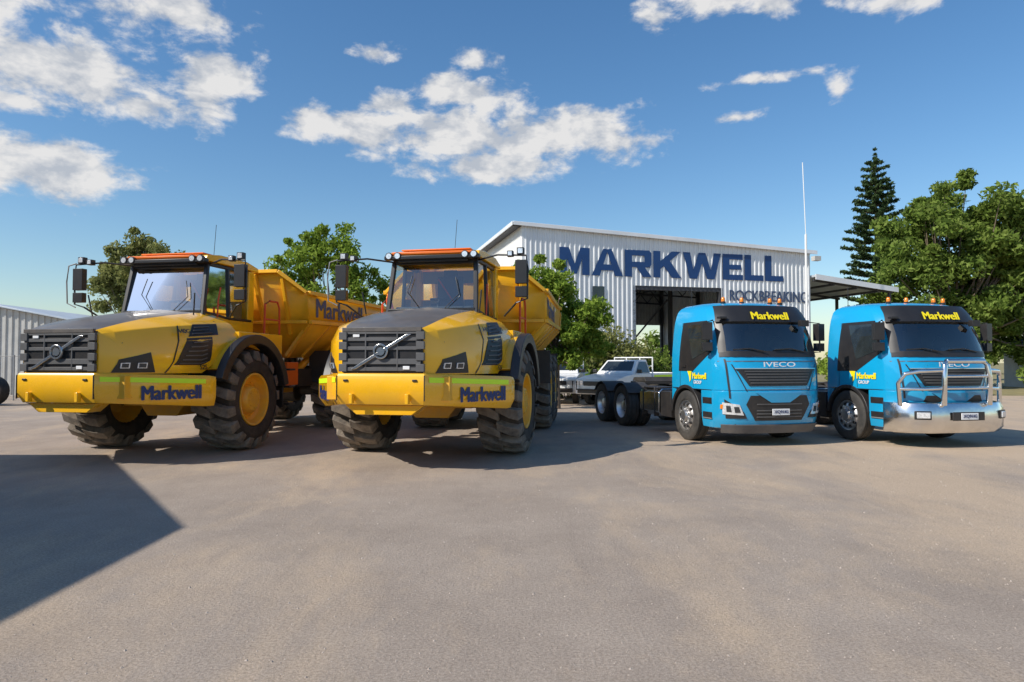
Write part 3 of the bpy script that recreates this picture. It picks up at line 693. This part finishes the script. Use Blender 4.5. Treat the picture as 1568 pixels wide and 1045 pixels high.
b.box((8.6,.10,5.5),(5.2,.16,.22)); b.box((6.05,.1,2.8),(.2,.2,5.6)); b.box((11.12,.1,2.8),(.2,.2,5.6))
for y in(.3,6,12,WD-.2):
    for x in(.2,6.0,11.2,WL-.2): b.box((x,y,3.8),(.22,.22,7.6))
    b.tube([(.2,y,7.6),(WL-.2,y,7.0)],.12,4); b.tube([(.2,y,6.9),(WL-.2,y,6.3)],.07,4)
    for k in range(14): x=.3+k*1.15; b.tube([(x,y,6.9-.035*x),(x+.57,y,7.55-.035*x)],.035,4); b.tube([(x+.57,y,7.55-.035*x),(x+1.15,y,6.88-.035*x)],.035,4)
for x in(3,6,9,12,15): b.tube([(x,.3,7.75-.035*x),(x,WD,7.75-.035*x)],.06,4)
b.tube([(6.2,6,.2),(11,6,5.5)],.06,4); b.tube([(6.2,12,5.2),(11,12,.4)],.06,4)
b.done(0)
b=B('back_wall',W).use(OLDM); strips(b,lambda s,o:(s,WD+o),WL,lambda s,m:[(4.6,7.6)]); b.done(0)
b=B('window',W).use(DGL); b.box((4.05,-.06,5.0),(.62,.06,1.0)); b.done(.01)
b=B('stored_machinery',W).use(ORA); b.prism([(6.9,.5),(8.4,.5),(8.4,1.2),(7.9,1.7),(7.1,1.7),(6.9,1.3)],'y',6,8); b.use(CHAS); b.box((7.6,7,.35),(2.2,2.4,.7)); b.box((10,9,1.1),(1.6,3,1.6)); b.done(.04)
b=B('side_awning',W).use(ROOFM)
b.prism([(WL+.1,6.35),(WL+5.6,5.75),(WL+5.6,5.87),(WL+.1,6.47)],'y',-.3,13); b.use(WALLM); b.prism([(WL+.1,6.2),(WL+5.6,5.62),(WL+5.6,5.9),(WL+.1,6.5)],'y',-.38,-.32)
b.use(STEEL)
for y in(0,4.3,8.6,12.8): b.box((WL+5.3,y,2.9),(.14,.14,5.7)); b.tube([(WL+.2,y,6.2),(WL+5.5,y,5.65)],.09,4)
for x in(1.5,3,4.4): b.box((WL+x,6.4,6.15-.108*x),(.08,13,.12))
b.use(OLDM); b.box((WL+.1,-.4,7.35),(.4,.3,.25)); b.done(0)
s0,s1=1.95,14.95; word='MARKWELL'; wid=[1.62,1.72,1.5,1.6,2.25,1.22,1.15,1.15]; gap=(s1-s0-sum(wid))/7
x=s0
for ch,wd in zip(word,wid):
    b=B('lettering_'+ch.lower(),W).use(SIGNB)
    for q,poly in enumerate(glyph(ch,wd,1.4,.40)):
        b.add([(x+p[0],-.058-.004*q,6.05+p[1]) for p in poly],[tuple(range(len(poly)))])
    b.done(0); x+=wd+gap
text('small_lettering','ROCKBREAKING',W,(11.6,-.06,4.92),(1,0,0),(0,0,1),4.85,.58,SIGNG,.006,.025)

# ------------------------------------------------------------ left corrugated sheds
S1=empty('corrugated_shed',(-32,33,0),4)
b=B('walls',S1).use(OLDM)
gz=lambda s:3.3+1.15*(1-abs(s-6)/6)
strips(b,lambda s,o:(s,-o),12,lambda s,m:[(0,gz(s))],pitch=.3)
strips(b,lambda s,o:(12+o,s),14,lambda s,m:[(0,3.3)],pitch=.3); strips(b,lambda s,o:(-o,s),14,lambda s,m:[(0,3.3)],pitch=.3); b.done(0)
b=B('roof',S1).use(ROOFM)
for sg in(0,1):
    q=[(6,4.48),(12.35,3.26),(12.35,3.33),(6,4.56)] if sg else [(6,4.48),(-.35,3.26),(-.35,3.33),(6,4.56)]
    b.prism(q,'y',-.3,14.2)
b.box((10.6,-.02,3.5),(.6,.3,.3)); b.done(.01)
S2=empty('off_frame_shed',(0,0,0))  # unseen building known from its shadow; footprint shaped so that shadow fits
b=B('walls',S2).use(OLDM); H=5.0
k_=H/math.tan(rad(SUN_EL)); ox=-math.sin(rad(SUN_AZ))*k_; oy=-math.cos(rad(SUN_AZ))*k_
poly=[(-3.32-ox,6.6-oy),(-3.12-ox,-7-oy),(-16-ox,-7-oy),(-16-ox,11.7-oy),(-7.1-ox,11.75-oy)]
b.prism(poly,'z',0,H); b.done(.02)
b=B('roof',S2).use(ROOFM); cx=sum(p[0] for p in poly)/5; cy=sum(p[1] for p in poly)/5
b.prism([(cx+(p[0]-cx)*1.008,cy+(p[1]-cy)*1.008) for p in poly],'z',H+.003,H+.10); b.done(.01)
b=B('roller_door',S2).use(ROOFM)
for k in range(14): b.box((poly[0][0]+.12,-2.5,.15+k*.28),(.10,4,.24))
b.done(.02)

T=empty('stacked_tyres',(-19.2,25.2,0))
b=B('tyres',T).use(RUB)
for (x,y,r) in((0,0,.55),(1.3,.6,.6),(-1.4,.3,.6),(.6,1.6,.55)):
    b.lathe([(-.2,r*.5),(-.26,r*.7),(-.22,r*.95),(0,r),(.22,r*.95),(.26,r*.7),(.2,r*.5)],(x,y,r),'y' if x!=1.3 else 'x',28,False)
b.done(0,solid=.03)
F=empty('mesh_fence',(-22,28.5,0),2)
b=B('posts_and_rails',F).use(GALV)
for k in range(9): b.tube([(k*1.2-6,0,0),(k*1.2-6,0,1.9)],.03,6)
for z in(.2,1.85): b.tube([(-6,0,z),(3.7,0,z)],.016,6)
for k in range(60): b.tube([(k*.16-6,0,.2),(k*.16-6,0,1.85)],.005,3)
b.done(0)
A=empty('antenna_mast',(15.4,35.6,0)); b=B('mast',A).use(WALLW); b.tube([(0,0,0),(0,0,8.3)],.06,8); b.tube([(0,0,8.3),(-.12,0,12.1)],.022,6); b.done(0)

# ------------------------------------------------------------ trees
def leafmesh(name,parent,mat,C,Rr,n,size,flat=.75,shell=.5):
    C=np.array(C); N=len(C); idx=np.repeat(np.arange(N),n)
    M=len(idx); d=np.random.normal(size=(M,3)); d/=np.linalg.norm(d,axis=1)[:,None]
    r=np.random.rand(M)**shell; Rr=np.array(Rr)[idx]
    p=C[idx]+d*(r*Rr)[:,None]*np.array([1,1,flat])
    a=np.random.normal(size=(M,3)); a/=np.linalg.norm(a,axis=1)[:,None]
    c=np.random.normal(size=(M,3)); c[:,2]+=.6; c-=a*(a*c).sum(1)[:,None]; c/=np.linalg.norm(c,axis=1)[:,None]
    s=(size*(.6+.8*np.random.rand(M)))[:,None]
    v=np.stack([p-a*s,p+c*s*.42,p+a*s,p-c*s*.42],1).reshape(-1,3)
    me=bpy.data.meshes.new(name); me.vertices.add(len(v)); me.vertices.foreach_set('co',v.ravel().astype(np.float32))
    me.loops.add(4*M); me.loops.foreach_set('vertex_index',np.arange(4*M,dtype=np.int32))
    me.polygons.add(M); me.polygons.foreach_set('loop_start',np.arange(0,4*M,4,dtype=np.int32))
    me.update(calc_edges=True); me.materials.append(mat)
    o=bpy.data.objects.new(name,me); scene.collection.objects.link(o); o.parent=parent; return o
def tree(name,loc,H,ells,mat,trunk_r=.22,ncl=60,nl=230,size=.15,cr=(.45,.85),fork=.35,flat=.75):
    root=empty(name,loc); rnd=random.Random(int(abs(loc[0]*137.7+loc[1]*11))&0xffff)
    C=[];Rr=[]
    tot=sum(e[3]*e[4]*e[5] for e in ells)
    for e in ells:
        k=max(3,int(ncl*e[3]*e[4]*e[5]/tot)) if len(ells)>1 else ncl
        for _ in range(k):
            while True:
                q=Vector((rnd.uniform(-1,1),rnd.uniform(-1,1),rnd.uniform(-1,1)))
                if .35<q.length<1: break
            C.append((e[0]+q.x*e[3],e[1]+q.y*e[4],e[2]+q.z*e[5])); Rr.append(rnd.uniform(*cr))
            if rnd.random()<.4: C.append((C[-1][0]+q.x*.6,C[-1][1]+q.y*.6,C[-1][2]+q.z*.55)); Rr.append(rnd.uniform(*cr)*.5)
    leafmesh('foliage',root,mat,C,Rr,nl,size,flat)
    b=B('trunk_and_limbs',root).use(BARK)
    fz=H*fork; b.tube([(0,0,0),(rnd.uniform(-.1,.1),0,fz*.5),(0,.05,fz)],trunk_r,9,trunk_r*.7)
    for c in C[::3]:
        c=Vector(c); st=Vector((0,.05,fz*rnd.uniform(.8,1.0))); mid=st.lerp(c,.5)+Vector((rnd.uniform(-.3,.3),rnd.uniform(-.3,.3),-.12*(c-st).length+.3))
        b.tube([st,st.lerp(mid,.5)+Vector((0,0,.05)),mid,mid.lerp(c,.6),c],trunk_r*.24,5,.01)
    b.done(0,ang=80); return root
tree('gum_tree',(-24.2,45,0),8,[(0,0,7.9,2.6,2.2,1.9),(-2.0,0,6.5,1.8,1.5,1.5),(2.2,0,6.6,1.8,1.5,1.5),(0,0,5.5,2.2,1.8,1.4)],LF2,.25,110,230,.14,(.5,.85))
tree('young_tree',(-7.9,29,0),7,[(0,0,5.4,1.8,1.4,1.8),(-1.7,0,4.6,1.3,1,1.3),(1.5,0,4.4,1.2,1,1.3),(.3,0,6.6,1.0,.9,.8),(0,0,3.9,1.8,1.2,.9)],LF1,.13,95,160,.10,(.3,.6),.3)
tree('shade_tree',(1.55,23.6,0),5,[(-.5,0,3.75,1.25,1.2,.95),(.75,0,3.1,1.1,1.1,.85),(-.9,0,3.1,1.1,1.1,1.1),(.6,0,2.3,1.3,1.0,.8)],LF1,.14,105,240,.085,(.28,.48),.38)
tree('fig_tree',(27.2,42,0),13,[(0,0,9.2,4.0,4,3.5),(3.4,0,8.4,3.4,3,3.5),(-2.4,0,6.0,2.6,2.5,2.6),(4.5,1,4.6,4,3,2.8),(0,0,4.4,4.0,3,2.4)],LF3,.45,260,260,.165,(.65,1.1),.3,.62)
tree('fig_tree',(36,44,0),12,[(0,0,7.6,4.4,4,4.2)],LF3,.4,80,260,.2,(.7,1.2),.3)
tree('bushy_tree',(-13.5,52,0),6,[(0,0,4.2,3.4,2,1.6)],LF2,.2,40,200,.18)
def bush(name,loc,rx,ry,h,mat,ncl=26,nl=200,size=.1):
    root=empty(name,loc); C=[];Rr=[]
    for _ in range(ncl):
        a=random.uniform(0,6.28); r=math.sqrt(random.random()); C.append((rx*r*math.cos(a),ry*r*math.sin(a),h*random.uniform(.25,.85)*(1.1-.5*r))); Rr.append(random.uniform(.25,.45)*h/1.6+.1)
    leafmesh('foliage',root,mat,C,Rr,nl,size)
    b=B('stems',root).use(BARK)
    for c in C[::2]: b.tube([(c[0]*.2,c[1]*.2,0),(c[0]*.6,c[1]*.6,c[2]*.5),c],.03,5,.008)
    b.done(0)
bush('shrub',(4.4,31.6,0),1.5,1.0,3.7,LF2,46,220,.1)
bush('shrub',(6.0,32.4,0),1.3,.9,3.0,LF3,34,220,.1)
bush('shrub',(2.4,30.8,0),1.6,1.0,2.8,LF3,34,220,.1)
bush('hedge',(18.5,33,0),3.6,1.0,2.8,LF1,50,220,.12)
bush('shrub',(28.0,34,0),2.6,1.0,2.4,LF3,34,220,.12)
bush('shrub',(-3.5,34,0),3,1.2,2.6,LF3,34,200,.12)
root=empty('norfolk_pine_tree',(29.5,55,0)); C=[];Rr=[]
b=B('trunk_and_branches',root).use(BARK); b.tube([(0,0,0),(0,0,9),(0,0,18.3)],.32,9,.03)
z=5.0
while z<18.0:
    f=(18.6-z)/13.6; rr=.25+2.6*min(1,f*1.25)**.8*random.uniform(.8,1.12); n=7 if f>.15 else 4; a0=random.uniform(0,6)
    for k in range(n):
        a=a0+6.283*k/n+random.uniform(-.15,.15); L_=rr*random.uniform(.75,1.1); dx,dy=math.cos(a),math.sin(a)
        tip=(dx*L_,dy*L_,z+.18*L_); b.tube([(0,0,z-.1),(dx*L_*.5,dy*L_*.5,z-.05),tip],.04,4,.01)
        m=max(2,int(L_/.26))
        for q in range(m):
            t=(q+1)/m
            if t<.22: continue
            C.append((dx*L_*t,dy*L_*t,z+.02+.16*L_*t*t)); Rr.append(.28*(1.15-.35*t)+.05)
    z+=.50+.26*f
C+= [(0,0,18.2),(0,0,18.5),(0,0,18.9)]; Rr+=[.2,.15,.1]
b.done(0); leafmesh('foliage',root,LF4,C,Rr,34,.15,.5)
root=empty('distant_tree_line',(0,0,0)); C=[];Rr=[]
for k in range(330):
    x=random.uniform(-95,110); y=random.uniform(88,104); h=random.uniform(1.0,4.8)+(1.2*math.sin(x*.13)); C.append((x,y,max(.8,h*random.uniform(.5,1)))); Rr.append(random.uniform(1.2,2.2))
leafmesh('foliage',root,LF3,C,Rr,100,.45)
Hs_=empty('small_house',(32.5,40,0),-8)
b=B('walls',Hs_).use(OLDM); b.box((3,3,1.4),(7,5,2.8)); b.use(ROOFM); b.prism([(-.8,2.6),(3,4.0),(6.8,2.6),(6.8,2.7),(3,4.15),(-.8,2.7)],'y',-1.4,6)
b.use(WHI)
for x in(-.4,1.6,3.6,5.6): b.box((x,-1.1,1.3),(.12,.12,2.6))
b.use(DGL); b.box((1.4,.48,1.5),(1.2,.06,1.0)); b.box((4.2,.48,1.1),(.9,.06,2.0)); b.done(.01)

# ------------------------------------------------------------ ground
def groundmat():
    m=bpy.data.materials.new('dusty_asphalt'); m.use_nodes=True; nt=m.node_tree; N=nt.nodes; L=nt.links; b=N['Principled BSDF']
    b.inputs['Roughness'].default_value=.9; b.inputs['Specular IOR Level'].default_value=.2
    tc=N.new('ShaderNodeTexCoord')
    def noise(sc,de=6,ro=.6,vec=None,dist=0):
        n=N.new('ShaderNodeTexNoise'); n.inputs['Scale'].default_value=sc; n.inputs['Detail'].default_value=de; n.inputs['Roughness'].default_value=ro; n.inputs['Distortion'].default_value=dist
        L.new(vec or tc.outputs['Object'],n.inputs['Vector']); return n.outputs['Fac']
    def mrange(s,a,b_,c=0,d=1):
        r=N.new('ShaderNodeMapRange'); r.inputs[1].default_value=a; r.inputs[2].default_value=b_; r.inputs[3].default_value=c; r.inputs[4].default_value=d; L.new(s,r.inputs[0]); return r.outputs[0]
    def mix(f,a,b_,bt='MIX'):
        x=N.new('ShaderNodeMix'); x.data_type='RGBA'; x.blend_type=bt
        if isinstance(f,float): x.inputs[0].default_value=f
        else: L.new(f,x.inputs[0])
        for i,q in((6,a),(7,b_)):
            if isinstance(q,tuple): x.inputs[i].default_value=(*q,1)
            else: L.new(q,x.inputs[i])
        return x.outputs[2]
    def math_(op,a,b_):
        x=N.new('ShaderNodeMath'); x.operation=op
        for i,q in((0,a),(1,b_)):
            if isinstance(q,(int,float)): x.inputs[i].default_value=q
            else: L.new(q,x.inputs[i])
        return x.outputs[0]
    base=mix(mrange(noise(.7,7,.68),.36,.64),(.395,.322,.262),(.480,.395,.322))
    sx=N.new('ShaderNodeSeparateXYZ'); L.new(tc.outputs['Object'],sx.inputs[0])
    g=mrange(sx.outputs['X'],.5,6,0,.30)
    mp=N.new('ShaderNodeMapping'); mp.inputs['Rotation'].default_value=(0,0,.45); mp.inputs['Scale'].default_value=(1,.5,1); L.new(tc.outputs['Object'],mp.inputs[0])
    st=noise(.5,9,.70,mp.outputs[0],.3)
    s1=mrange(math_('ADD',st,math_('MULTIPLY',g,.5)),.50,.68)
    base=mix(math_('MULTIPLY',s1,.70),base,(.66,.50,.345))
    mp2=N.new('ShaderNodeMapping'); mp2.inputs['Rotation'].default_value=(0,0,-.9); mp2.inputs['Scale'].default_value=(2.6,.22,1); L.new(tc.outputs['Object'],mp2.inputs[0])
    n2=noise(1.5,7,.7,mp2.outputs[0],.2)
    base=mix(mrange(n2,.56,.70,0,.20),base,(.28,.225,.185)); base=mix(mrange(n2,.42,.32,0,.22),base,(.62,.50,.38))
    pt=mrange(noise(3.4,8,.8),.58,.70,0,.35); base=mix(pt,base,(.62,.50,.38))
    sp=noise(52,4,.9); base=mix(mrange(sp,.38,.58,0,1),mix(1.0,base,(.60,.59,.58),'MULTIPLY'),base)
    dk=mrange(noise(27,4,.85),.60,.72,0,.5); base=mix(dk,base,(.22,.175,.145))
    L.new(base,b.inputs['Base Color'])
    h=math_('ADD',math_('MULTIPLY',sp,.8),math_('MULTIPLY',noise(4,5,.65),1.0))
    bp=N.new('ShaderNodeBump'); bp.inputs['Strength'].default_value=.7; bp.inputs['Distance'].default_value=.018; L.new(h,bp.inputs['Height']); L.new(bp.outputs[0],b.inputs['Normal'])
    return m
b=B('ground').use(groundmat()); b.add([(-900,-300,0),(900,-300,0),(900,1500,0),(-900,1500,0)],[(0,1,2,3)]); b.done(0)
GR=pmat('dry_grass',(.26,.22,.10),.95,var=.4,scale=.8,bump=.8,bscale=6)
b=B('grass').use(GR); b.add([(-900,60,.004),(900,60,.004),(900,1500,.004),(-900,1500,.004)],[(0,1,2,3)]); b.add([(20,33,.004),(60,30,.004),(60,59.9,.004),(24,59.9,.004)],[(0,1,2,3)]); b.done(0)
M=6500; me_v=[];me_f=[]
for k in range(M):
    y=2.6+12*random.random()**1.6; x=random.uniform(-.85,.85)*y+random.uniform(-1,1); s=random.uniform(.003,.008)*(1.8 if random.random()<.08 else 1); a=random.random()*6.28
    i=len(me_v); h=s*random.uniform(.5,.9)
    for q in range(5): t=a+q*1.257; me_v.append((x+s*math.cos(t)*random.uniform(.7,1.2),y+s*math.sin(t)*random.uniform(.7,1.2),-.002))
    me_v.append((x,y,h)); me_f+=[(i+q,i+(q+1)%5,i+5) for q in range(5)]
me=bpy.data.meshes.new('gravel'); me.from_pydata(me_v,[],me_f); me.materials.append(CONC); o=bpy.data.objects.new('gravel',me); scene.collection.objects.link(o)

# ------------------------------------------------------------ sky
w=bpy.data.worlds.new('World'); scene.world=w; w.use_nodes=True; nt=w.node_tree; N=nt.nodes; L=nt.links
bg=N['Background']; bg.inputs[1].default_value=.12
sky=N.new('ShaderNodeTexSky'); sky.sky_type='NISHITA'; sky.sun_disc=False; sky.sun_elevation=rad(SUN_EL); sky.sun_rotation=rad(SUN_AZ)
sky.altitude=50; sky.air_density=1.15; sky.dust_density=.5; sky.ozone_density=3.4
hs=N.new('ShaderNodeHueSaturation'); hs.inputs['Saturation'].default_value=1.20; hs.inputs['Value'].default_value=1.14; L.new(sky.outputs[0],hs.inputs['Color'])
tc=N.new('ShaderNodeTexCoord'); sp=N.new('ShaderNodeSeparateXYZ'); L.new(tc.outputs['Generated'],sp.inputs[0])
def M_(op,a,b_=None,c=None):
    x=N.new('ShaderNodeMath'); x.operation=op
    for i,q in((0,a),(1,b_),(2,c)):
        if q is None: continue
        if isinstance(q,(int,float)): x.inputs[i].default_value=q
        else: L.new(q,x.inputs[i])
    return x.outputs[0]
az=M_('ARCTAN2',sp.outputs[0],sp.outputs[1]); el=M_('ARCSINE',sp.outputs[2])
cb=N.new('ShaderNodeCombineXYZ'); L.new(az,cb.inputs[0]); L.new(el,cb.inputs[1])
CL=[(-12,18.6,6.5,1.7,.95),(-3,18.6,8,2.4,1),(5,18.4,6.0,2.2,1),(-2,16.2,7,1.3,.95),(-10.5,20.6,3,1.0,.8),(-4.0,21.8,4.2,1.4,.8),(-3,24.2,1.8,.9,.75),(9,18.0,3,1.1,.7),
    (-11.5,24.2,2.0,.6,.75),(-33,27.5,8,3.0,1.05),(-27,25.2,4.5,1.5,.95),(-24.0,20.8,3.2,2.6,.95),(-33.5,20.0,6.5,2.3,1.05),(-40,24,5,3.0,.95),(-28.5,18.6,3.5,1.2,.8),(-38,17.3,4,.8,.8),(-36,13.2,7.0,1.8,1.1),(-41,13.5,5,2.4,1.1),
    (17.0,27.3,4.2,1.5,.9),(21.0,26.5,2.5,1,.8),(12.2,26.8,1.8,1.0,.8),(27,26.3,2.6,.9,.85),(30.5,25.2,3,1.2,.8),(31,28,4,1.2,.85),(20,21.5,3.2,.4,.55),(18,19,3,.4,.55),(26,20,.9,1.0,.6)]
mk=None
for (a,e,ra_,re_,wt) in CL:
    v=N.new('ShaderNodeVectorMath'); v.operation='SUBTRACT'; L.new(cb.outputs[0],v.inputs[0]); v.inputs[1].default_value=(rad(a),rad(e),0)
    v2=N.new('ShaderNodeVectorMath'); v2.operation='MULTIPLY'; L.new(v.outputs[0],v2.inputs[0]); v2.inputs[1].default_value=(1/rad(ra_*1.3),1/rad(re_*1.35),0)
    v3=N.new('ShaderNodeVectorMath'); v3.operation='LENGTH'; L.new(v2.outputs[0],v3.inputs[0])
    q=M_('MULTIPLY',M_('SUBTRACT',1.0,v3.outputs['Value']),wt)
    mk=q if mk is None else M_('SMOOTH_MAX',mk,q,.15)
def cn(dy,dx=0.0,sc=15,de=9):
    mp=N.new('ShaderNodeMapping'); mp.inputs['Location'].default_value=(dx,dy,0); mp.inputs['Scale'].default_value=(1,1.7,1); L.new(cb.outputs[0],mp.inputs[0])
    n=N.new('ShaderNodeTexNoise'); n.inputs['Scale'].default_value=sc; n.inputs['Detail'].default_value=de; n.inputs['Roughness'].default_value=.60; n.inputs['Distortion'].default_value=.15
    L.new(mp.outputs[0],n.inputs['Vector']); return n.outputs['Fac']
n1=cn(0); n2=cn(-.028,.016,15,4)
den=M_('ADD',M_('MULTIPLY',n1,2.4),M_('MULTIPLY',M_('MAXIMUM',mk,-1.0),1.0))
dn=N.new('ShaderNodeMapRange'); dn.interpolation_type='SMOOTHSTEP'; dn.inputs[1].default_value=1.26; dn.inputs[2].default_value=1.80; L.new(den,dn.inputs[0])
dens=M_('MULTIPLY',dn.outputs[0],.95)
lt=N.new('ShaderNodeMapRange'); lt.inputs[1].default_value=-.12; lt.inputs[2].default_value=.10; L.new(M_('SUBTRACT',n1,n2),lt.inputs[0])  # cloud light and shade painted into the colour from offset noise
cm=N.new('ShaderNodeMix'); cm.data_type='RGBA'; L.new(lt.outputs[0],cm.inputs[0]); cm.inputs[6].default_value=(4.1,4.4,4.9,1); cm.inputs[7].default_value=(6.8,6.7,6.6,1)
mx=N.new('ShaderNodeMix'); mx.data_type='RGBA'; L.new(dens,mx.inputs[0]); L.new(hs.outputs[0],mx.inputs[6]); L.new(cm.outputs[2],mx.inputs[7])
L.new(mx.outputs[2],bg.inputs[0])

sd=bpy.data.lights.new('sun','SUN'); sd.energy=5.0; sd.angle=rad(.5); sd.color=(1,.94,.84)
so=bpy.data.objects.new('sun',sd); scene.collection.objects.link(so)
dv=Vector((math.sin(rad(SUN_AZ))*math.cos(rad(SUN_EL)),math.cos(rad(SUN_AZ))*math.cos(rad(SUN_EL)),math.sin(rad(SUN_EL))))
so.rotation_euler=dv.to_track_quat('Z','Y').to_euler(); so.location=(-20,-10,30)

scene.view_settings.view_transform='Standard'; scene.view_settings.look='None'; scene.view_settings.exposure=0
cd=bpy.data.cameras.new('camera'); cd.lens=24; cd.sensor_width=36; cd.clip_end=3000
co=bpy.data.objects.new('camera',cd); scene.collection.objects.link(co); co.location=(0,0,1.6); co.rotation_euler=(rad(90+1.78),0,0)
scene.camera=co
